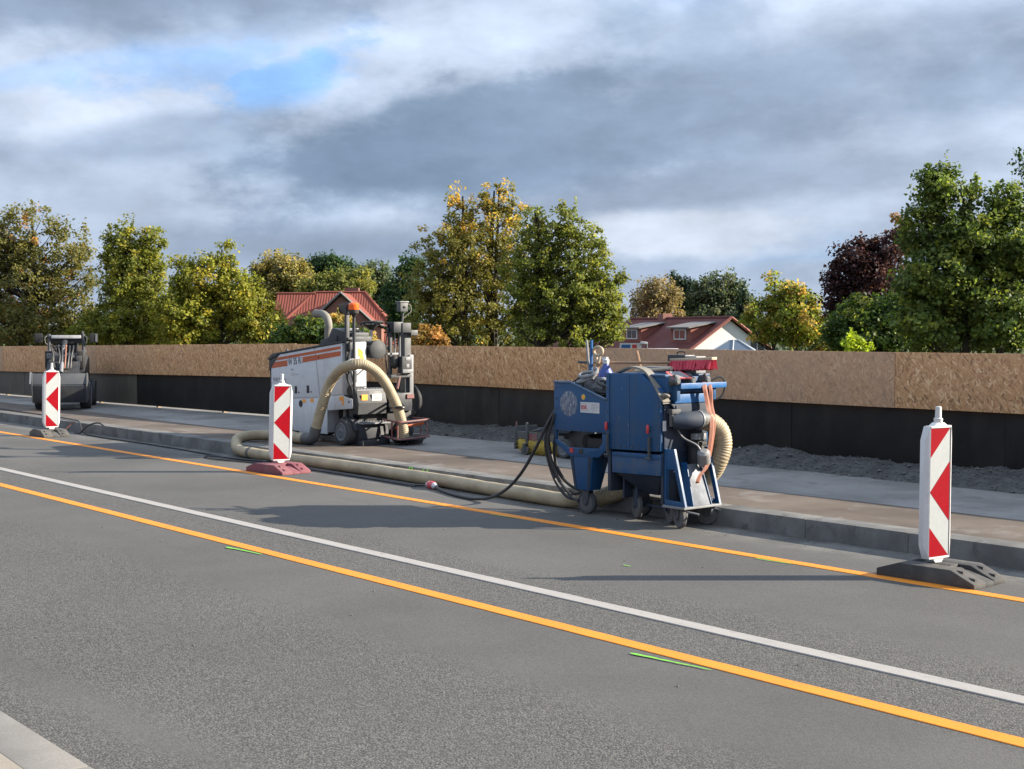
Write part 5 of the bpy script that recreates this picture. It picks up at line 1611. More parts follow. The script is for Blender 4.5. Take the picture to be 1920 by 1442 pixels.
    MB().box(0.12, 0.215, 0.84, 0.99, 1.60, 1.74).build("head_box", M["machine_grey"], ma, bevel=0.006)
    MB().box(0.13, 0.20, 1.0, 1.12, 1.56, 1.635).build("side_box", M["steel"], ma, bevel=0.004)
    MB().cyl((0.12, 0.90, 1.74), (0.12, 0.92, 1.90), 0.014, n=8).build("antenna_post", M["steel"], ma)
    bx = MB().box(0.06, 0.16, 0.845, 0.975, 1.90, 2.035).build("lamp_box", M["steel"], ma, bevel=0.006)
    MB().box(0.05, 0.175, 0.83, 0.985, 2.032, 2.047).build("box_lid", M["zinc"], bx, bevel=0.003)
    MB().lathe([(0.012, 0.0), (0.016, 0.012), (0.008, 0.016)], (0.161, 0.915, 1.965), "x", 10).box(0.162, 0.166, 0.885, 0.92, 1.972, 1.980).build("box_knob", M["machine_black"], bx)
    MB().tube(spline([(0.13, 0.98, 2.02), (0.15, 1.03, 1.98), (0.15, 1.03, 1.90), (0.13, 0.97, 1.85), (0.12, 0.92, 1.80)], 5), 0.007, 6).build("antenna_lead", M["belt_grey"], ma)
    MB().tube(spline([(0.10, 0.76, 1.70), (0.14, 0.80, 1.74), (0.16, 0.84, 1.68), (0.14, 0.84, 1.55), (0.12, 0.82, 1.40)], 5), 0.014, 7).tube(spline([(0.07, 0.70, 1.66), (0.10, 0.64, 1.50), (0.09, 0.63, 1.25), (0.11, 0.66, 0.95)], 5), 0.012, 7).build("hydraulic_line", M["cable"], ma)
    cb = MB().box(0.14, 0.26, 0.80, 0.97, 1.02, 1.26).build("control_box", M["machine_dark"], ma, bevel=0.008)
    for q in ((0.261, 0.265, 0.86, 0.94, 1.20, 1.245), (0.261, 0.265, 0.87, 0.92, 1.10, 1.15), (0.25, 0.28, 0.80, 0.98, 1.025, 1.075)):
        MB().box(*q).build("box_label", M["zinc"], cb, bevel=0.001)
    MB().ball((0.14, 0.75, 1.18), (0.06, 0.065, 0.10), 12, 8).build("seat_pad", M["machine_black"], ma)
    MB().box(0.05, 0.22, 0.64, 0.98, 0.96, 1.0).build("seat_plate", M["dark_steel"], ma, bevel=0.004)
    MB().box(0.02, 0.10, 0.66, 0.90, 1.28, 1.31).build("lever_bar", M["zinc"], ma, bevel=0.003)
    MB().box(0.02, 0.06, 0.60, 0.70, 1.35, 1.40).build("lever_bar", M["zinc"], ma, bevel=0.003)
    MB().loft([(0.0, 0.52, 1.43), (0.05, 0.52, 1.43), (0.05, 0.62, 1.40), (0.0, 0.62, 1.40)], [(0.0, 0.52, 1.46), (0.05, 0.52, 1.46), (0.05, 0.72, 1.44), (0.0, 0.72, 1.44)]).build("arm_rest", M["machine_black"], ma, bevel=0.004)
    # hose reel / rubber tyre on the far side
    rl = MB()
    for k in range(7):
        rr = 0.24 - 0.012 * k
        rl.tube([(0.05 + rr * 0.75 * math.cos(a), 1.12 + 0.012 * k, 0.60 + rr * math.sin(a)) for a in [i * math.pi / 12 for i in range(24)]], 0.016, 6, closed=True)
    rl.build("hose_coil", M["cable"], t)
    # rear beams and clutter
    MB().box(0.0, 0.25, 0.60, 0.98, 0.48, 0.74).build("rear_block", M["machine_dark"], t, bevel=0.01)
    MB().box(0.02, 0.20, 0.58, 1.0, 0.20, 0.48).build("drum_housing", M["machine_black"], t, bevel=0.01)
    MB().cyl((0.22, 0.74, 0.80), (0.20, 0.80, 1.0), 0.02, n=8).box(0.20, 0.27, 0.88, 1.0, 0.66, 0.72).build("link_rod", M["red_frame"], t)
    MB().tube(spline([(0.24, 0.60, 0.62), (0.52, 0.42, 0.56), (0.70, 0.45, 0.57), (0.66, 0.56, 0.56), (0.30, 0.72, 0.62)], 5), 0.018, 8).build("hose_strap", M["cable"], t)
    # basket of welded bars round the hose mouth
    bk = MB()
    y0, y1 = 0.44, 0.98
    for z in (0.14, 0.38):
        xx = 0.26 if z > 0.3 else 0.30
        bk.tube(spline([(xx, y0 + 0.02, z), (0.62, y0, z - 0.02), (0.70, y0 + 0.06, z - 0.02), (0.70, y1 - 0.08, z), (0.62, y1, z), (xx, y1, z)], 5), 0.013, 7)
    for p in ((0.64, y0 + 0.01), (0.69, y1 - 0.06), (0.5, y0 + 0.01), (0.45, y1)):
        bk.tube([(p[0], p[1], 0.13), (p[0], p[1], 0.375)], 0.011, 6)
    bk.build("basket", M["red_frame"], t)
    MB().loft([(0.50, 0.50, 0.255), (0.54, 0.50, 0.255), (0.54, 0.98, 0.30), (0.50, 0.98, 0.30)], [(0.50, 0.50, 0.285), (0.54, 0.50, 0.285), (0.54, 0.98, 0.335), (0.50, 0.98, 0.335)]).build("basket_bar", M["machine_orange"], t, bevel=0.003)
    MB().box(0.30, 0.66, 0.50, 0.92, 0.10, 0.125).build("basket_floor", M["dark_steel"], t)
    MB().loft([(0.30, 0.86, 0.02), (0.46, 0.86, 0.02), (0.46, 1.0, 0.02), (0.30, 1.0, 0.02)], [(0.26, 0.86, 0.14), (0.52, 0.86, 0.14), (0.52, 1.02, 0.14), (0.26, 1.02, 0.14)]).build("skid", M["dark_steel"], t, bevel=0.004)
    return t


def thing_part(name, parent):
    o = bpy.data.objects.new(name, None)
    COL.objects.link(o)
    o.parent = parent
    return o


build_miller()


# ------------------------------------------------------------------ compact wheel loader
def build_loader():
    t = thing("wheel_loader", "small dark wheel loader with lowered bucket near the left edge", "loader", (-27.3, 10.72, 0.15), R(-27))
    # bucket in front (+x)
    W = 0.545
    prof = [(0.92, 0.14), (1.05, 0.16), (1.12, 0.50), (1.09, 0.56), (1.03, 0.74), (0.98, 0.78), (0.78, 0.74), (0.62, 0.46), (0.70, 0.20)]
    MB().prism([(0.70, 0.18), (0.95, 0.16), (1.02, 0.18), (1.05, 0.50), (1.03, 0.50), (0.99, 0.20), (0.72, 0.22), (0.64, 0.46), (0.80, 0.72), (0.98, 0.74), (0.98, 0.765), (0.78, 0.75), (0.61, 0.46)], "y", -W, W).build("bucket", M["loader_grey"], t, bevel=0.004)
    MB().prism([(1.02, 0.20), (1.052, 0.20), (1.10, 0.52), (1.07, 0.54)], "y", -W + 0.01, W - 0.01).build("bucket_front", M["machine_dark"], t, bevel=0.004)
    MB().prism([(1.045, 0.545), (1.075, 0.545), (1.0, 0.77), (0.975, 0.77)], "y", -W + 0.005, W - 0.005).build("bucket_lip", M["loader_grey"], t, bevel=0.004)
    for s in (-1, 1):
        MB().prism([(0.70, 0.20), (1.05, 0.19), (1.11, 0.53), (1.0, 0.785), (0.78, 0.75), (0.62, 0.46)], "y", s * W - 0.010, s * W + 0.010).build("bucket_cheek", M["steel"], t, bevel=0.003)
    MB().prism([(1.02, 0.56), (1.09, 0.56), (1.0, 0.80), (0.97, 0.80)], "y", -W - 0.05, -W - 0.012).build("corner_tooth", M["zinc"], t)
    # arms and hydraulics
    for s in (-1, 1):
        MB().prism([(0.72, 0.50), (0.82, 0.58), (-0.15, 1.16), (-0.35, 1.20), (-0.35, 1.08), (-0.18, 1.04)], "y", s * 0.30 - 0.03, s * 0.30 + 0.03).build("lift_arm", M["machine_dark"], t, bevel=0.006)
    MB().cyl((0.70, 0.0, 0.78), (0.10, 0.0, 1.32), 0.04, n=12).build("tilt_cylinder", M["zinc"], t)
    MB().cyl((0.30, 0.0, 1.14), (-0.2, 0.0, 1.42), 0.055, n=12).build("tilt_cylinder", M["machine_black"], t)
    r = random.Random(2)
    for k in range(7):
        y = -0.22 + 0.07 * k
        pts = [(0.55, y * 0.9, 0.86), (0.45, y + r.uniform(-.05, .05), 1.10), (0.30, y * 1.1, 1.25 + r.uniform(0, .1)), (0.12, y, 1.33), (-0.05, y * 0.8, 1.22)]
        MB().tube(spline(pts, 5), 0.017, 6).build("hydraulic_hose", M["salmon"] if k == 4 else M["cable"], t)
    for q in ((0.30, 0.42, -0.20, -0.06, 1.02, 1.10), (0.34, 0.44, 0.12, 0.24, 1.08, 1.15), (0.30, 0.40, -0.06, 0.06, 0.90, 0.98)):
        MB().box(*q).build("valve_block", M["steel"], t, bevel=0.006)
    # front frame, rear body
    MB().prism([(0.60, 0.40), (0.66, 0.78), (0.20, 1.0), (-0.2, 1.0), (-0.2, 0.34)], "y", -0.30, 0.30).build("front_frame", M["machine_black"], t, bevel=0.01)
    MB().prism([(-0.15, 0.40), (-0.15, 1.12), (-0.55, 1.18), (-1.50, 1.05), (-1.58, 0.45)], "y", -0.40, 0.40).build("rear_body", M["machine_dark"], t, bevel=0.02)
    for s in (-1, 1):
        MB().box(-0.30, 0.0, s * 0.33 - 0.07, s * 0.33 + 0.07, 0.85, 1.22).build("lamp_bracket", M["machine_black"], t, bevel=0.01)
    MB().box(0.0, 0.05, -0.36, -0.22, 1.06, 1.18).build("headlamp", M["zinc"], t, bevel=0.01)
    MB().box(0.0, 0.05, 0.24, 0.36, 1.0, 1.12).build("headlamp", M["steel"], t, bevel=0.01)
    # wheels
    for x in (0.28, -1.10):
        for s in (-1, 1):
            w = road_wheel(t, (x, s * 0.46, 0.29), 0.29, 0.22)
            lug = MB()
            for k in range(18):
                a = k * math.pi / 9
                b = MB().box(0.275, 0.302, -0.10, 0.02, -0.02, 0.02).move(Matrix.Translation((x, s * 0.46 + (0.04 if k % 2 else 0.0), 0.29)) @ Matrix.Rotation(a, 4, "Y"))
                lug.add(b.v, b.f)
            lug.build("tread", M["wheel_dark"], w)
    # roll bar, folded, with a pale roof bar
    for s in (-1, 1):
        MB().tube([(-0.55, s * 0.36, 1.10), (-0.52, s * 0.36, 1.30), (-0.50, s * 0.36, 1.585)], 0.036, 8).build("roll_bar", M["loader_grey"], t)
        MB().box(-0.50, -0.44, s * 0.36 - 0.06, s * 0.36 + 0.06, 1.20, 1.225).build("hand_plate", M["zinc"], t)
        MB().tube(spline([(-0.44, s * 0.40, 1.55), (-0.40, s * 0.44, 1.50), (-0.40, s * 0.43, 1.40), (-0.42, s * 0.39, 1.36)], 4), 0.010, 6).build("grab_rail", M["steel"], t)
    MB().box(-0.56, -0.44, -0.31, 0.31, 1.49, 1.56).build("roof_bar", M["pale_bar"], t, bevel=0.01)
    MB().box(-0.60, -0.52, -0.32, 0.32, 1.38, 1.487).build("screen", M["machine_black"], t, bevel=0.004)
    MB().lathe([(0.035, 1.585), (0.03, 1.62), (0.012, 1.66)], (-0.5, 0.34, 0), n=10).build("lamp", M["machine_black"], t)
    for s in (-1, 1):
        MB().box(-0.50, -0.44, s * 0.58 - 0.085, s * 0.58 + 0.085, 1.40, 1.60).build("mirror", M["machine_black"], t, bevel=0.012)
        MB().tube([(-0.48, s * 0.36, 1.52), (-0.48, s * 0.5, 1.52)], 0.012, 6).build("mirror_arm", M["machine_black"], t)
    MB().box(-0.438, -0.432, 0.62, 0.655, 1.42, 1.58).build("mirror_glass", M["zinc"], t)
    MB().box(-0.9, -0.6, -0.22, 0.22, 1.15, 1.45).build("seat", M["machine_black"], t, bevel=0.03)
    t.scale = (0.96, 0.96, 0.97)
    return t


build_loader()


# ------------------------------------------------------------------ sweeper attachment behind the collector
def build_sweeper():
    t = thing("sweeper", "small sweeping attachment with yellow brush behind the blue machine", "sweeper", (-13.0, 11.25, 0.15))
    MB().prism([(-0.30, 0.17), (0.62, 0.17), (0.62, 0.28), (-0.30, 0.30)], "y", -0.02, 0.02).build("front_beam", M["steel"], t, bevel=0.004)
    MB().box(-0.05, 0.12, -0.026, -0.021, 0.19, 0.28).build("red_plate", M["red_frame"], t)
    MB().box(-0.33, -0.30, -0.03, 0.35, 0.06, 0.36).build("side_plate", M["steel"], t, bevel=0.003)
    MB().tube([(-0.31, 0.0, 0.30), (-0.315, 0.0, 0.42)], 0.012, 6).build("pin", M["red_frame"], t)
    MB().box(-0.08, -0.04, -0.05, -0.026, 0.13, 0.42).build("caster_post", M["steel"], t, bevel=0.003)
    cw = caster(t, (-0.06, -0.07, 0.062), 0.060, 0.035, M["wheel_grey"], R(10), fork_top=0.14)
    MB().lathe([(0.12, -0.26), (0.135, -0.24), (0.135, 0.40), (0.12, 0.42)], (0, 0.10, 0.137), "x", 20).build("brush_core", M["bristle_yellow"], t)
    br = MB()
    r = random.Random(9)
    for _ in range(700):
        x, a = r.uniform(-0.26, 0.42), r.uniform(0, 6.28)
        p = (x, 0.10 + 0.12 * math.cos(a), 0.137 + 0.11 * math.sin(a))
        q = (x + r.uniform(-.01, .01), 0.10 + 0.155 * math.cos(a), max(0.004, 0.137 + 0.15 * math.sin(a)))
        br.tube([p, q], 0.0035, 3)
    br.build("bristles", M["bristle_yellow"], t)["kind"] = "stuff"
    MB().prism([(0.10, 0.30), (0.70, 0.32), (0.95, 0.46), (0.50, 0.52)], "y", -0.02, 0.5).build("hood", M["blue_dark"], t, bevel=0.006)
    MB().tube([(-0.02, 0.02, 0.30), (0.18, 0.05, 0.36), (0.4, 0.1, 0.47)], 0.014, 6).build("tow_bar", M["steel"], t)
    road_wheel(t, (0.62, 0.02, 0.125), 0.125, 0.10)
    MB().box(0.45, 0.95, 0.05, 0.5, 0.12, 0.40).build("chassis", M["machine_black"], t, bevel=0.01)
    return t


build_sweeper()


# ------------------------------------------------------------------ houses beyond the bridge
def tile_plane(mb, o, ex, ey, poly, pitch=0.19, amp=0.022):
    """corrugated sheet of pantile columns over a convex polygon given in (s along eave, t up slope)"""
    ex, ey = Vector(ex).normalized(), Vector(ey).normalized()
    nz = ex.cross(ey).normalized()
    if nz.z < 0:
        nz = -nz
    o = Vector(o)
    s0, s1 = min(p[0] for p in poly), max(p[0] for p in poly)
    n = max(2, int((s1 - s0) / pitch * 4))
    prev = None
    for i in range(n + 1):
        s = s0 + (s1 - s0) * i / n
        ts = []
        for (a, b) in zip(poly, poly[1:] + poly[:1]):
            if abs(b[0] - a[0]) < 1e-9:
                if abs(s - a[0]) < 1e-6:
                    ts += [a[1], b[1]]
            elif min(a[0], b[0]) - 1e-9 <= s <= max(a[0], b[0]) + 1e-9:
                ts.append(a[1] + (b[1] - a[1]) * (s - a[0]) / (b[0] - a[0]))
        if not ts:
            prev = None
            continue
        h = amp * abs(math.sin(math.pi * i / 4)) - 0.0
        col = (o + ex * s + ey * min(ts) + nz * h, o + ex * s + ey * max(ts) + nz * h)
        if prev:
            k = len(mb.v)
            mb.v += [tuple(prev[0]), tuple(col[0]), tuple(col[1]), tuple(prev[1])]
            mb.f.append((k, k + 1, k + 2, k + 3))
        prev = col


def build_house_red():
    # local x: along the ridge (view right), local y: away, z up from the low ground
    t = thing("house", "house with bright red pantile hip roof left of the big maples", "house", (-80.83, 51.46, -4.5), R(50))
    zr, ze = 9.0, 4.6
    xl, xr = -1.5, 2.1
    ex0, ex1, d = -5.4, 6.0, 4.6

    def roofpart(name, fn, mat=M["roof_tile"]):
        mb = MB()
        fn(mb)
        return mb.build(name, mat, t, smooth=False)
    slope = Vector((0, d, zr - ze))
    sl = slope.length
    rf = roofpart("roof", lambda m: tile_plane(m, (0, -d, ze), (1, 0, 0), slope, [(ex0, 0), (ex1, 0), (xr, sl), (xl, sl)]))

    def sub(name, fn, mat):
        mb = MB()
        fn(mb)
        return mb.build(name, mat, rf, smooth=False)
    sub("roof_back", lambda m: tile_plane(m, (0, d, ze), (1, 0, 0), Vector((0, -d, zr - ze)), [(ex0, 0), (ex1, 0), (xr, sl), (xl, sl)]), M["roof_tile"])
    sr = Vector((xr - ex1, 0, zr - ze))
    sub("hip_end", lambda m: tile_plane(m, (ex1, 0, ze), (0, 1, 0), sr, [(-d, 0), (d, 0), (0, sr.length)]), M["roof_tile"])
    s2 = Vector((xl - ex0, 0, zr - ze))
    sub("hip_end", lambda m: tile_plane(m, (ex0, 0, ze), (0, 1, 0), s2, [(-d, 0), (d, 0), (0, s2.length)]), M["roof_tile"])
    hp = MB()
    for a, b in (((ex0, -d, ze), (xl, 0, zr)), ((ex1, -d, ze), (xr, 0, zr)), ((xl, 0, zr), (xr, 0, zr))):
        hp.tube([a, b], 0.10, 6)
    hp.build("ridge_tiles", M["roof_tile"], rf)
    MB().box(0.6, 1.6, 0.2, 0.9, zr - 0.6, zr + 0.35).build("chimney", M["brick"], rf)
    MB().box(ex0 + 0.5, ex1 - 0.5, -d + 0.5, d - 0.5, 0, ze + 0.1).build("wall", M["brick"], t)
    # front cross gable
    gx, gz, gy = 1.05, 8.85, -5.4
    hw, he = 2.05, 6.95
    for s in (-1, 1):
        e = Vector((gx + s * hw, 0, he))
        v = Vector((gx, 0, gz)) - e
        m = MB()
        tile_plane(m, (e.x, 0, e.z), (0, 1, 0), v, [(gy, 0), (-0.2, 0), (-0.2, v.length), (gy, v.length)])
        # bell-cast foot of the slope
        e2 = Vector((gx + s * (hw + 0.95), 0, he - 0.42))
        tile_plane(m, (e2.x, 0, e2.z), (0, 1, 0), e - e2, [(gy, 0), (-1.0, 0), (-1.0, (e - e2).length), (gy, (e - e2).length)])
        m.build("gable_roof", M["roof_tile"] if s > 0 else M["roof_tile"], t, smooth=False)
        bb = MB()
        bb.tube([(gx, gy - 0.04, gz), (gx + s * hw, gy - 0.04, he), (gx + s * (hw + 0.95), gy - 0.04, he - 0.42)], 0.08, 4)
        bb.build("barge_board", M["slate"], t)
    MB().prism([(gx - 2.7, 0), (gx + 2.7, 0), (gx + 2.7, he - 0.5), (gx + hw, he - 0.2), (gx, gz - 0.2), (gx - hw, he - 0.2), (gx - 2.7, he - 0.5)], "y", gy + 0.2, -1.0).build("gable_wall", M["brick"], t)
    w = MB()
    wx0, wx1, wz0, wz1 = gx + 1.25, gx + 2.3, 5.2, 6.25
    w.box(wx0, wx1, gy + 0.05, gy + 0.19, wz0, wz1)
    wf = w.build("window", M["frame_white"], t)
    for i in range(2):
        MB().box(wx0 + 0.10 + i * 0.46, wx0 + 0.48 + i * 0.46, gy + 0.03, gy + 0.045, wz0 + 0.12, wz1 - 0.12).build("pane", M["glass"], wf)
    # left wing with its own ridge
    m = MB()
    lz, lx0, lx1 = 8.9, -4.15, -1.4
    v = Vector((0, 3.4, 3.6))
    tile_plane(m, (0, -3.6, lz - 3.6), (1, 0, 0), v, [(lx0 + 0.0, 0), (lx1, 0), (lx1, v.length), (lx0, v.length)])
    v2 = Vector((0, -3.4, 3.6))
    tile_plane(m, (0, 3.2, lz - 3.6), (1, 0, 0), v2, [(lx0, 0), (lx1, 0), (lx1, v2.length), (lx0, v2.length)])
    m.tube([(lx0, -0.2, lz), (lx1, -0.2, lz)], 0.10, 6)
    m.build("wing_roof", M["roof_tile"], t, smooth=False)
    MB().prism([(-3.5, 0), (3.1, 0), (3.1, lz - 3.6), (-0.2, lz - 0.1), (-3.5, lz - 3.6)], "x", lx0 + 0.25, lx1).build("wing_wall", M["brick"], t)
    return t


build_house_red()


def gable_house(label, loc, rz, length, dormers, hw=4.4):
    """local +x: ridge direction away from the visible gable, +y: the front slope side; z from the low ground"""
    t = thing("house", label, "house", loc, rz, "dark roofed terrace houses")
    zr = 7.05
    pitch = R(34)
    he = zr - hw * math.tan(pitch)
    up = Vector((0, -math.cos(pitch), math.sin(pitch)))
    sl = hw / math.cos(pitch)
    m = MB()
    tile_plane(m, (0, hw + 0.0, he), (1, 0, 0), up, [(-0.25, -0.4), (length + 0.25, -0.4), (length + 0.25, sl), (-0.25, sl)], 0.30, 0.02)
    rf = m.build("roof", M["roof_dark"], t, smooth=False)
    m = MB()
    tile_plane(m, (0, -hw, he), (1, 0, 0), Vector((0, math.cos(pitch), math.sin(pitch))), [(-0.25, -0.4), (length + 0.25, -0.4), (length + 0.25, sl), (-0.25, sl)], 0.30, 0.02)
    m.build("roof_back", M["roof_dark"], rf, smooth=False)
    MB().tube([(-0.25, 0, zr + 0.03), (length + 0.25, 0, zr + 0.03)], 0.09, 6).build("ridge_tiles", M["roof_dark"], rf)
    bb = MB()
    for s in (-1, 1):
        bb.tube([(-0.27, 0, zr + 0.02), (-0.27, s * (hw + 0.3), zr - (hw + 0.3) * math.tan(pitch))], 0.09, 4)
    bb.build("verge", M["clad_red"], rf)
    MB().prism([(-hw + 0.2, 0), (hw - 0.2, 0), (hw - 0.2, he), (0, zr - 0.12), (-hw + 0.2, he)], "x", 0.0, length).build("wall", M["render_white"], t)
    MB().box(length * 0.6, length * 0.6 + 0.7, -0.4, 0.3, zr - 0.5, zr + 0.35).build("chimney", M["brick"], rf)
    # window in the gable
    wf = MB().box(-0.06, -0.01, -2.5, -1.4, 4.6, 5.75).build("window", M["frame_white"], t)
    for i in range(2):
        MB().box(-0.075, -0.062, -2.42 + i * 0.52, -1.98 + i * 0.52, 4.7, 5.65).build("pane", M["glass"], wf)
    for x0, x1 in dormers:
        y = 2.19
        zb = zr - y * math.tan(pitch)
        dt = MB()
        top = zb + 0.86
        yb = (zr - top - 0.55) / math.tan(pitch)
        dt.prism([(y, zb - 0.05), (y, top), (0.62, zr - 0.62 * math.tan(pitch) + 0.02)], "x", x0, x1)
        dm = dt.build("dormer", M["clad_red"], t)
        MB().loft([(x0 - 0.2, y + 0.25, top - 0.02), (x1 + 0.2, y + 0.25, top - 0.02), (x1 + 0.2, 0.5, zr - 0.5 * math.tan(pitch) + 0.05), (x0 - 0.2, 0.5, zr - 0.5 * math.tan(pitch) + 0.05)],
                  [(x0 - 0.2, y + 0.25, top + 0.07), (x1 + 0.2, y + 0.25, top + 0.07), (x1 + 0.2, 0.5, zr - 0.5 * math.tan(pitch) + 0.13), (x0 - 0.2, 0.5, zr - 0.5 * math.tan(pitch) + 0.13)]).build("dormer_roof", M["slate"], dm)
        xm = (x0 + x1) / 2
        wf = MB().box(xm - 0.72, xm + 0.72, y + 0.01, y + 0.07, zb + 0.16, top - 0.06).build("window", M["frame_white"], dm)
        for i in range(2):
            MB().box(xm - 0.62 + i * 0.65, xm - 0.05 + i * 0.65, y + 0.072, y + 0.085, zb + 0.24, top - 0.14).build("pane", M["glass"], dm)
    MB().tube([(0.0, hw + 0.35, he - 0.28), (length, hw + 0.35, he - 0.28)], 0.09, 6).build("gutter", M["frame_white"], t)
    return t


# ridge runs away to the left of the gable: direction (-.39 right, .92 forward) in view terms
def view_dir(r, f):
    return (0.643 * r - 0.766 * f, 0.766 * r + 0.643 * f)


dx, dy = view_dir(-0.39, 0.92)
ang = math.atan2(dy, dx)
gable_house("white gabled house with dark red roof and two dormers, right of the maples", (-52.91, 61.4, -4.5), ang, 12.5, [(0.8, 3.2), (7.0, 9.3)])
gable_house("white gabled house with dark red roof half hidden by the green maple", (-64.6, 65.4, -4.75), ang, 12.0, [(0.8, 3.2)])


def build_lantern():
    t = thing("roof_lantern", "low pyramid glass roof lantern in front of the white gable", "roof lantern", (-36.25, 42.35, -4.56), R(38))
    MB().box(-0.9, 0.9, -0.9, 0.9, 0, 5.50).build("base", M["slate"], t)
    z0, z1, w = 5.51, 5.93, 0.85
    cs = [(-w, -w), (w, -w), (w, w), (-w, w)]
    for i in range(4):
        a, b = cs[i], cs[(i + 1) % 4]
        mid = ((a[0] + b[0]) / 2, (a[1] + b[1]) / 2)
        for p, q in ((a, mid), (mid, b)):
            MB().add([(p[0], p[1], z0), (q[0], q[1], z0), (q[0] * 0.22, q[1] * 0.22, z1), (p[0] * 0.22, p[1] * 0.22, z1)], [(0, 1, 2, 3)]).build("pane", M["glass_pale"], t, smooth=False)
    fr = MB()
    for i in range(4):
        a, b = cs[i], cs[(i + 1) % 4]
        mid = ((a[0] + b[0]) / 2, (a[1] + b[1]) / 2)
        for p in (a, mid):
            fr.tube([(p[0], p[1], z0 + 0.01), (p[0] * 0.2, p[1] * 0.2, z1 + 0.02)], 0.03, 4)
        fr.tube([(a[0], a[1], z0), (b[0], b[1], z0)], 0.04, 4)
        fr.tube([(a[0] * .22, a[1] * .22, z1), (b[0] * .22, b[1] * .22, z1)], 0.03, 4)
    fr.build("glazing_bars", M["zinc_sheet"], t)
    f = thing("flat_roof_annex", "low flat roofed annex with white edge before the white gabled house", "annex", (-38.6, 38.2, -4.5), R(45))
    MB().box(-2.6, 2.2, -0.6, 2.5, 0, 5.42).build("wall", M["render_white"], f)
    MB().box(-2.75, 2.35, -0.75, 2.6, 5.42, 5.52).build("roof_edge", M["frame_white"], f)
    s = thing("sign_board", "small white framed board with blue and red fields above the boards", "sign", (-35.44, 35.56, -4.5), R(50))
    MB().box(-0.42, 0.40, -0.02, 0.02, 5.52, 5.80).build("board", M["frame_white"], s)
    MB().box(-0.36, -0.02, -0.026, -0.021, 5.56, 5.75).build("blue_field", M["blue_bright"], s)
    MB().box(0.04, 0.22, -0.026, -0.021, 5.56, 5.75).build("red_field", M["print_red"], s)
    MB().box(-0.04, 0.04, 0.03, 0.08, 0.0, 5.7).build("post", M["steel"], s)
    l = thing("street_lamp", "white lamp head at the right end of the small board", "street lamp", (-35.1, 35.9, -4.5), R(50))
    MB().loft([(-0.16, -0.05, 5.78), (0.14, -0.05, 5.76), (0.14, 0.05, 5.76), (-0.16, 0.05, 5.78)], [(-0.10, -0.04, 5.88), (0.14, -0.05, 5.84), (0.14, 0.05, 5.84), (-0.10, 0.04, 5.88)]).build("head", M["frame_white"], l, bevel=0.01)
    MB().cyl((0.10, 0, 0), (0.10, 0, 5.78), 0.04, n=10).build("post", M["steel"], l)


build_lantern()


# ------------------------------------------------------------------ trees and shrubs
PAL = {   # (main, second, accent, accent share, accent leans to the top, accent leans left)
    "chestnut": ((.120, .110, .034), (.086, .088, .028), (.28, .14, .045), .04, 0),
    "maple": ((.140, .148, .026), (.096, .110, .022), (.24, .21, .035), .12, 0.2),
    "maple_yellow": ((.172, .172, .026), (.112, .124, .022), (.29, .235, .035), .14, 0.0),
    "deep": ((0.051, 0.081, 0.020), (0.037, 0.061, 0.017), (0.146, 0.159, 0.024), .08, 0.1),
    "straw": ((0.305, 0.232, 0.085), (0.207, 0.171, 0.061), (0.403, 0.268, 0.085), .2, 0),
    "gold": ((.150, .132, .034), (.112, .108, .030), (.40, .26, .05), .03, 0.85),
    "green": ((.118, .132, .030), (.086, .102, .024), (.20, .195, .035), .16, 0.1),
    "orange": ((.24, .13, .045), (.20, .16, .05), (.32, .16, .05), .3, 0),
    "olive": ((0.159, 0.140, 0.049), (0.122, 0.116, 0.044), (0.268, 0.207, 0.073), .2, 0.2),
    "dark": ((0.027, 0.054, 0.022), (0.020, 0.041, 0.020), (0.061, 0.085, 0.024), .1, 0),
    "olive2": ((0.122, 0.128, 0.034), (0.098, 0.107, 0.032), (0.195, 0.171, 0.037), .15, 0),
    "greygreen": ((0.076, 0.100, 0.055), (0.059, 0.081, 0.046), (0.110, 0.122, 0.061), .2, 0),
    "greygreen2": ((0.061, 0.081, 0.046), (0.044, 0.063, 0.037), (0.104, 0.110, 0.061), .2, 0),
    "birch": ((0.171, 0.128, 0.067), (0.122, 0.104, 0.056), (0.232, 0.171, 0.085), .25, 0),
    "spruce": ((0.022, 0.039, 0.024), (0.016, 0.030, 0.020), (0.037, 0.055, 0.030), .2, 0),
    "youngmix": ((0.171, 0.189, 0.029), (0.104, 0.128, 0.024), (0.366, 0.244, 0.073), .18, 0.3),
    "purple": ((.030, .013, .016), (.042, .018, .020), (.085, .034, .03), .10, 0.2),
    "oak": ((.080, .108, .028), (.052, .078, .022), (.15, .168, .036), .20, 0.0),
    "oakdark": ((0.039, 0.067, 0.020), (0.029, 0.054, 0.017), (0.073, 0.098, 0.024), .1, 0),
    "copper": ((0.207, 0.104, 0.043), (0.146, 0.085, 0.037), (0.268, 0.159, 0.049), .2, 0),
    "lime": ((0.244, 0.293, 0.024), (0.171, 0.232, 0.024), (0.317, 0.342, 0.037), .2, 0),
}
CONIFER = {"spruce"}


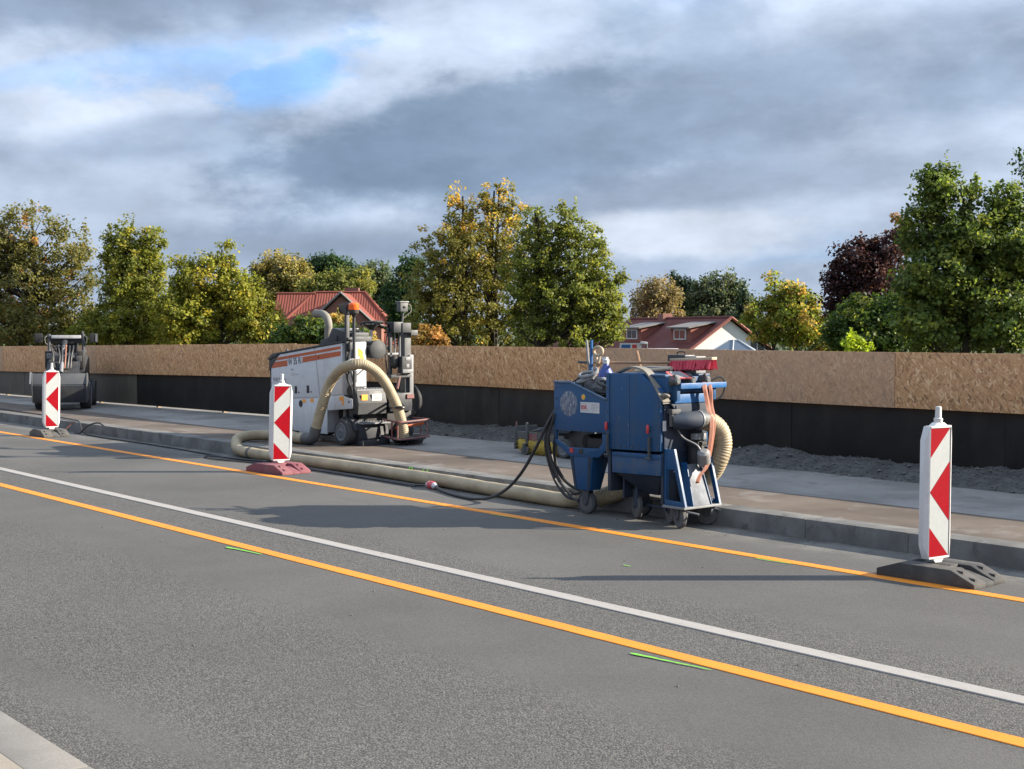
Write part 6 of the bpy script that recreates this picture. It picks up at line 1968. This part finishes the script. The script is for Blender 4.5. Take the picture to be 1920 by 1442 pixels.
def leaf_crown(seed, lobes, n, size, pal, clump, droop=0.0):
    g = np.random.default_rng(seed)
    main, second, accent, share, top = PAL[pal]
    lob = np.array(lobes)
    vol = (lob[:, 3] ** 1.6) * lob[:, 4]
    per = 46
    nc = max(10, n // per)
    which = g.choice(len(lob), nc, p=vol / vol.sum())
    d = g.normal(size=(nc, 3))
    d /= np.linalg.norm(d, axis=1)[:, None]
    rad = g.random(nc) ** 0.30 * (0.86 + 0.16 * g.random(nc))
    c = lob[which, :3] + d * rad[:, None] * np.stack([lob[which, 3], lob[which, 3], lob[which, 4]], 1)
    cr = clump * (0.5 + 0.75 * g.random(nc))
    ch = cr * 0.72
    # upright shoots along the top of the crown
    shoot = (d[:, 2] > 0.25) & (g.random(nc) < 0.30)
    cr[shoot] *= 0.55
    ch[shoot] = clump * (0.7 + 0.7 * g.random(shoot.sum()))
    k = np.repeat(np.arange(nc), per)
    m = len(k)
    off = g.normal(size=(m, 3))
    off /= np.linalg.norm(off, axis=1)[:, None]
    off *= (g.random(m) ** 0.45)[:, None] * np.stack([cr[k], cr[k], ch[k]], 1)
    if droop:
        off[:, 2] -= droop * np.abs(g.normal(size=m)) * clump
    pos = c[k] + off
    out = d[k] * 0.55
    nrm = out + g.normal(size=(m, 3)) * 0.62 + np.array([0, 0, 0.55])
    nrm /= np.linalg.norm(nrm, axis=1)[:, None]
    t = g.normal(size=(m, 3)) + np.array([0, 0, -0.5])
    t -= nrm * (t * nrm).sum(1)[:, None]
    t /= np.linalg.norm(t, axis=1)[:, None]
    s = np.cross(nrm, t)
    L = size * (0.6 + 0.8 * g.random(m))[:, None]
    W = L * (0.30 if pal in CONIFER else 0.46)
    fold = nrm * (L * 0.12)
    v = np.empty((m, 4, 3))
    v[:, 0] = pos - t * L * 0.5
    v[:, 1] = pos + s * W + fold
    v[:, 2] = pos + t * L * 0.5
    v[:, 3] = pos - s * W + fold
    f = (np.arange(m) * 4)[:, None, None] + np.array([[0, 1, 2], [0, 2, 3]])[None]
    zlo, zhi = (lob[:, 2] - lob[:, 4]).min(), (lob[:, 2] + lob[:, 4]).max()
    h = (c[:, 2] - zlo) / (zhi - zlo)
    pa = np.clip(share + top * np.clip((h - 0.62) * 1.9, 0, 0.8), 0, 0.9)
    isacc = (g.random(nc) < pa)[k] & (g.random(m) < 0.8) | (g.random(m) < share * 0.35)
    base = np.where((g.random(nc) < 0.5)[k][:, None], np.array(main), np.array(second))
    mixr = g.random(m)[:, None] * 0.5
    base = base * (1 - mixr) + np.array(main) * mixr
    col = np.where(isacc[:, None], np.array(accent), base)
    col = col * (0.95 + 0.72 * g.random(m))[:, None] * (0.72 + 0.56 * g.random(nc))[k][:, None]
    return v.reshape(-1, 3), f.reshape(-1, 3), np.repeat(col, 4, axis=0), c


def mesh_np(name, v, f, col, mat, parent):
    me = bpy.data.meshes.new(name)
    me.vertices.add(len(v))
    me.vertices.foreach_set("co", v.astype(np.float32).ravel())
    me.loops.add(f.size)
    me.loops.foreach_set("vertex_index", f.astype(np.int32).ravel())
    me.polygons.add(len(f))
    me.polygons.foreach_set("loop_start", np.arange(0, f.size, 3, dtype=np.int32))
    me.update(calc_edges=True)
    at = me.color_attributes.new("leafcol", "FLOAT_COLOR", "POINT")
    at.data.foreach_set("color", np.concatenate([col, np.ones((len(col), 1))], 1).astype(np.float32).ravel())
    me.materials.append(mat)
    o = bpy.data.objects.new(name, me)
    COL.objects.link(o)
    o.parent = parent
    return o


def build_tree(i, name, label, trunks, lobes, n, size, pal, clump):
    base = Vector((trunks[0][0], trunks[0][1], -4.5))
    t = thing(name, label, "shrub" if ("shrub" in name or "bush" in name) else "tree", base, 0, None)
    v, f, col, cl = leaf_crown(100 + i, lobes, n, size, pal, clump, 0.6 if pal == "birch" else 0.0)
    v = v - np.array(base)
    mesh_np("crown", v, f, col, M["leaf"], t)
    r = random.Random(40 + i)
    ztop = max(l[2] + l[4] * 0.4 for l in lobes)
    scale = (ztop + 4.5) / 11.0
    m = MB()
    stems = []
    for (x, y) in trunks:
        lean = Vector((r.uniform(-.35, .35), r.uniform(-.35, .35), 0)) * scale
        near = min(lobes, key=lambda l: (l[0] - x) ** 2 + (l[1] - y) ** 2 - 0.3 * l[2])
        tip = Vector((near[0] * 0.6 + x * 0.4, near[1] * 0.6 + y * 0.4, min(ztop, near[2] + near[4] * 0.5)))
        p0 = Vector((x, y, -4.5))
        pts = spline([p0, p0.lerp(tip, 0.35) + lean * 0.4, p0.lerp(tip, 0.7) + lean * 0.3, tip], 5)
        rr = (0.19 + 0.05 * len(lobes) / 6) * scale / (len(trunks) ** 0.4)
        m.tube([p - base for p in pts], [rr * (1 - 0.85 * q / (len(pts) - 1)) for q in range(len(pts))], 8)
        stems.append((pts, rr))
    # limbs reaching to the leaf clumps
    order = list(range(len(cl)))
    r.shuffle(order)
    for q in order[:min(len(order), 260)]:
        c = Vector(cl[q])
        pts, rr = min(stems, key=lambda s: min((p - c).length for p in s[0]))
        zt = c.z - 0.55 * math.hypot(c.x - pts[0].x, c.y - pts[0].y) - r.uniform(0.2, 0.6) * scale
        a = min(pts, key=lambda p: abs(p.z - zt))
        mid = a.lerp(c, 0.5) + Vector((r.uniform(-.15, .15), r.uniform(-.15, .15), -0.06 * (c - a).length))
        w = max(0.008, min(0.06, 0.018 * (c - a).length)) * max(0.7, scale)
        m.tube([p - base for p in spline([a, mid, c], 3)], [w * (1 - 0.13 * z) for z in range(7)], 4, caps=False)
    m.build("trunk", M["bark_pale"] if pal == "birch" else M["bark"], t)


TREES = [
    ('chestnut_tree', 'tall olive brown tree at the left edge behind the loader',
     [(-49.74, 18.5)], [(-49.87, 18.35, 5.37, 1.24, 1.32), (-48.91, 19.5, 4.93, 1.04, 1.1), (-51.16, 16.82, 4.77, 1.6, 1.8), (-50.39, 17.74, 3.37, 1.9, 1.8), (-48.97, 19.42, 2.97, 1.24, 1.6), (-49.87, 18.35, 1.87, 2.4, 1.2)], 40000, 0.095, 'chestnut', 0.36),
    ('maple_tree', 'green tree with two upright leader tips, right of the olive brown tree',
     [(-45.29, 20.71), (-44.92, 21.15)], [(-45.72, 20.19, 4.65, 0.58, 1.27), (-45.1, 20.93, 4.65, 0.58, 1.11), (-45.47, 20.48, 3.69, 1.19, 1.19), (-45.96, 19.9, 4.65, 0.42, 0.86), (-45.41, 20.56, 2.35, 1.63, 1.44), (-46.27, 19.53, 1.77, 1.15, 0.77)], 36000, 0.09, 'maple', 0.3),
    ('maple_tree', 'yellowish green tree with a single tall tip, left of the red roof house',
     [(-42.45, 20.97), (-42.04, 21.46), (-41.84, 21.7)], [(-42.51, 20.9, 3.61, 0.48, 0.92), (-41.53, 22.07, 4.16, 0.31, 1.01), (-42.04, 21.46, 3.42, 1.14, 1.01), (-42.33, 21.11, 2.14, 1.38, 1.29), (-41.27, 22.38, 2.87, 0.92, 1.01), (-40.92, 22.8, 1.95, 1.14, 1.01)], 38000, 0.09, 'maple_yellow', 0.3),
    ('leafy_shrub', 'dark green shrub below the red roof, behind the bent exhaust pipe',
     [(-29.37, 17.9)], [(-29.37, 17.9, 1.7, 0.54, 0.44), (-28.84, 18.52, 1.56, 0.68, 0.35), (-29.8, 17.37, 1.56, 0.41, 0.33)], 8000, 0.08, 'deep', 0.26),
    ('beige_shrub', 'pale yellowish bush in front of the red roofed house',
     [(-50.9, 32.68)], [(-50.9, 32.68, 2.25, 0.48, 0.67), (-51.13, 32.41, 1.89, 0.53, 0.58), (-50.13, 33.6, 1.41, 0.58, 0.43)], 3000, 0.12, 'straw', 0.3),
    ('maple_tree', 'large maple with yellow crown top left of centre',
     [(-36.97, 29.06), (-36.55, 29.56), (-36.27, 29.89)], [(-36.31, 29.85, 6.43, 0.75, 0.6), (-37.21, 28.77, 6.09, 0.53, 0.79), (-36.67, 29.42, 5.53, 1.32, 0.94), (-37.7, 28.19, 4.59, 0.9, 1.13), (-36.73, 29.35, 4.21, 1.5, 1.13), (-37.94, 27.91, 3.27, 0.85, 0.94), (-37.33, 28.63, 2.71, 1.79, 1.13), (-37.94, 27.91, 1.77, 1.03, 0.75), (-36.73, 29.35, 1.77, 1.69, 0.75), (-35.94, 30.28, 4.59, 0.85, 0.94), (-36.06, 30.14, 3.27, 1.13, 1.13), (-35.82, 30.43, 2.14, 0.94, 0.94), (-35.94, 30.28, 5.81, 0.64, 0.71), (-37.03, 28.99, 4.4, 1.6, 1.6), (-37.33, 28.63, 2.9, 1.6, 1.41)], 39000, 0.086, 'gold', 0.27),
    ('maple_tree', 'large rounded green maple right of the yellow crowned one',
     [(-33.16, 28.93), (-33.05, 29.06)], [(-32.74, 29.43, 5.43, 0.84, 0.7), (-32.29, 29.97, 4.41, 1.02, 1.06), (-33.14, 28.96, 4.06, 0.97, 1.06), (-31.84, 30.51, 3.18, 0.92, 1.23), (-32.69, 29.5, 2.82, 1.58, 1.23), (-31.56, 30.84, 2.12, 0.74, 0.79), (-32.35, 29.9, 1.68, 1.67, 0.62), (-33.37, 28.69, 1.77, 0.88, 0.62), (-33.25, 28.82, 5.43, 0.6, 0.67), (-33.37, 28.69, 4.76, 0.7, 0.79), (-33.54, 28.48, 3.53, 0.88, 1.06), (-33.25, 28.82, 2.65, 1.06, 1.06), (-32.4, 29.83, 3.7, 1.41, 1.67), (-32.01, 30.31, 2.47, 1.23, 1.14)], 41000, 0.085, 'green', 0.27),
    ('orange_shrub', 'orange leaved bush just above the boards, right of the milling machine mast',
     [(-30.67, 22.56)], [(-30.67, 22.56, 1.58, 0.36, 0.27), (-30.43, 22.85, 1.49, 0.27, 0.21)], 1600, 0.09, 'orange', 0.25),
    ('beech_tree', 'pale olive tree far behind the left end of the red roof',
     [(-109.9, 63.5)], [(-109.74, 63.69, 7.3, 2.6, 1.8), (-108.61, 65.03, 6.3, 2.0, 2.0), (-110.54, 62.73, 5.55, 2.25, 2.25)], 16000, 0.22, 'olive', 0.8),
    ('dark_oak_tree', 'dark green round topped tree far behind the red roof',
     [(-119.66, 75.19)], [(-119.77, 75.06, 8.53, 2.13, 1.12), (-118.76, 76.26, 7.41, 2.24, 1.68)], 11000, 0.24, 'dark', 0.9),
    ('olive_tree', 'low olive tree directly behind the red roof ridge',
     [(-97.26, 63.0)], [(-97.56, 62.64, 5.48, 2.3, 1.47), (-96.67, 63.7, 5.94, 1.84, 1.47), (-99.04, 60.88, 5.25, 1.61, 1.15)], 13000, 0.2, 'olive2', 0.75),
    ('grey_green_tree', 'grey green tree between the red roof and the yellow crowned maple',
     [(-99.48, 68.13)], [(-99.79, 67.76, 6.6, 1.54, 1.54), (-99.02, 68.68, 4.68, 1.68, 2.16), (-99.95, 67.57, 4.2, 1.44, 1.92)], 13000, 0.2, 'greygreen', 0.75),
    ('dark_tree', 'dark tree at the left flank of the yellow crowned maple',
     [(-61.12, 43.84)], [(-61.08, 43.89, 5.08, 0.84, 0.9), (-61.41, 43.5, 3.58, 1.02, 1.65), (-61.21, 43.73, 1.78, 1.2, 1.2)], 11000, 0.15, 'dark', 0.55),
    ('birch_tree', 'drooping pale brown birch behind the white gabled house',
     [(-72.96, 76.4)], [(-73.01, 76.34, 4.82, 1.34, 1.43), (-72.34, 77.14, 4.1, 1.09, 1.47), (-73.69, 75.54, 4.31, 1.09, 1.68), (-73.28, 76.02, 2.63, 2.1, 1.47)], 14000, 0.17, 'birch', 0.6),
    ('spruce_tree', 'dark conifer right of the drooping birch',
     [(-75.55, 81.09)], [(-75.55, 81.09, 5.75, 0.7, 0.88), (-75.07, 81.66, 4.65, 1.14, 1.54), (-74.79, 82.0, 3.11, 1.5, 1.54)], 8000, 0.2, 'spruce', 0.5),
    ('grey_green_tree', 'wide feathery dark grey green tree behind the house ridge',
     [(-71.9, 82.33)], [(-71.9, 82.33, 5.03, 1.9, 1.47), (-72.74, 81.33, 4.39, 1.47, 1.73), (-71.07, 83.32, 4.39, 1.3, 1.56), (-72.04, 82.16, 2.87, 2.59, 1.3)], 16000, 0.2, 'greygreen2', 0.75),
    ('spruce_tree', 'small black green conifer at the right end of the house ridge',
     [(-65.5, 77.52)], [(-65.47, 77.55, 4.19, 0.4, 0.88), (-65.39, 77.64, 2.99, 0.8, 1.4), (-65.34, 77.7, 1.79, 1.12, 1.2)], 3500, 0.28, 'spruce', 0.6),
    ('young_tree', 'yellow green young tree with a tall feathery shoot, right of the white gable',
     [(-26.83, 33.37), (-26.45, 33.82)], [(-26.88, 33.3, 3.28, 0.25, 0.4), (-26.67, 33.56, 2.77, 0.54, 0.54), (-26.29, 34.01, 2.77, 0.5, 0.57), (-27.1, 33.05, 2.1, 0.71, 0.71), (-26.45, 33.82, 2.02, 1.04, 0.76), (-25.69, 34.72, 1.43, 0.84, 0.37)], 16000, 0.085, 'youngmix', 0.28),
    ('red_maple_tree', 'dark purple leaved tree left of the big green oak',
     [(-23.75, 33.92)], [(-24.01, 33.62, 3.97, 0.77, 0.61), (-23.49, 34.23, 4.1, 0.67, 0.58), (-24.18, 33.41, 3.21, 0.8, 0.72), (-23.13, 34.66, 4.57, 0.26, 0.54), (-23.65, 34.05, 3.05, 1.12, 0.88), (-24.32, 33.25, 2.49, 0.58, 0.72)], 19000, 0.09, 'purple', 0.32),
    ('dense_bush', 'dark green dense bush below the purple leaved tree',
     [(-20.45, 28.52)], [(-20.28, 28.73, 2.04, 0.79, 0.61), (-20.63, 28.31, 1.7, 0.54, 0.44), (-19.66, 29.46, 2.04, 0.95, 0.75), (-20.1, 28.94, 1.56, 1.22, 0.41)], 22000, 0.08, 'deep', 0.3),
    ('oak_tree', 'big bright green oak filling the right side above the boards',
     [(-16.42, 27.1), (-15.96, 27.65)], [(-16.85, 26.59, 5.0, 0.53, 0.5), (-16.35, 27.19, 4.86, 0.36, 0.58), (-17.12, 26.27, 4.04, 0.43, 0.6), (-15.85, 27.79, 4.52, 0.46, 0.54), (-16.93, 26.5, 4.4, 0.31, 0.48), (-16.42, 27.1, 3.8, 0.96, 0.72), (-15.73, 27.92, 3.56, 0.84, 0.84), (-16.81, 26.64, 2.96, 1.02, 0.84), (-15.96, 27.65, 2.24, 1.32, 1.02), (-16.96, 26.45, 1.88, 0.9, 0.6)], 46000, 0.088, 'oak', 0.29),
    ('copper_tree', 'small copper tinted tip between the purple tree and the oak',
     [(-25.45, 38.12)], [(-25.52, 38.04, 5.2, 0.21, 0.39), (-25.45, 38.12, 4.67, 0.35, 0.42)], 1600, 0.11, 'copper', 0.3),
    ('poplar_tree', 'slender dark tip of a tall tree at the right frame edge',
     [(-16.33, 30.33)], [(-16.71, 29.86, 6.22, 0.15, 0.36), (-16.57, 30.03, 5.73, 0.28, 0.51), (-16.33, 30.33, 5.09, 0.51, 0.9), (-16.16, 30.52, 3.68, 0.77, 1.15)], 11000, 0.08, 'oakdark', 0.26),
    ('lime_bush', 'small lime green bush peeping over the boards left of the oak',
     [(-14.45, 20.12)], [(-14.45, 20.12, 1.52, 0.17, 0.15), (-14.36, 20.22, 1.47, 0.13, 0.1)], 900, 0.06, 'lime', 0.16),
]
for _i, _t in enumerate(TREES):
    build_tree(_i, *_t)


def far_wood():
    """a distant wood closing the horizon behind the houses, one mass"""
    g = np.random.default_rng(5)
    lobes = []
    for k in range(70):
        a = R(140 - (-34 + k * 1.0))
        dist = 190 + 25 * g.random()
        h = 7.5 + 3.0 * g.random()
        lobes.append((dist * math.cos(a), dist * math.sin(a), -4.5 + h * 0.45, 4.5, h * 0.55))
    v, f, col, c = leaf_crown(77, lobes, 26000, 0.75, "greygreen2", 2.2)
    o = mesh_np("far_wood", v, f, col, M["leaf"], None)
    tag(o, "distant dark wood low on the horizon behind the houses", "wood", None, "stuff")


far_wood()
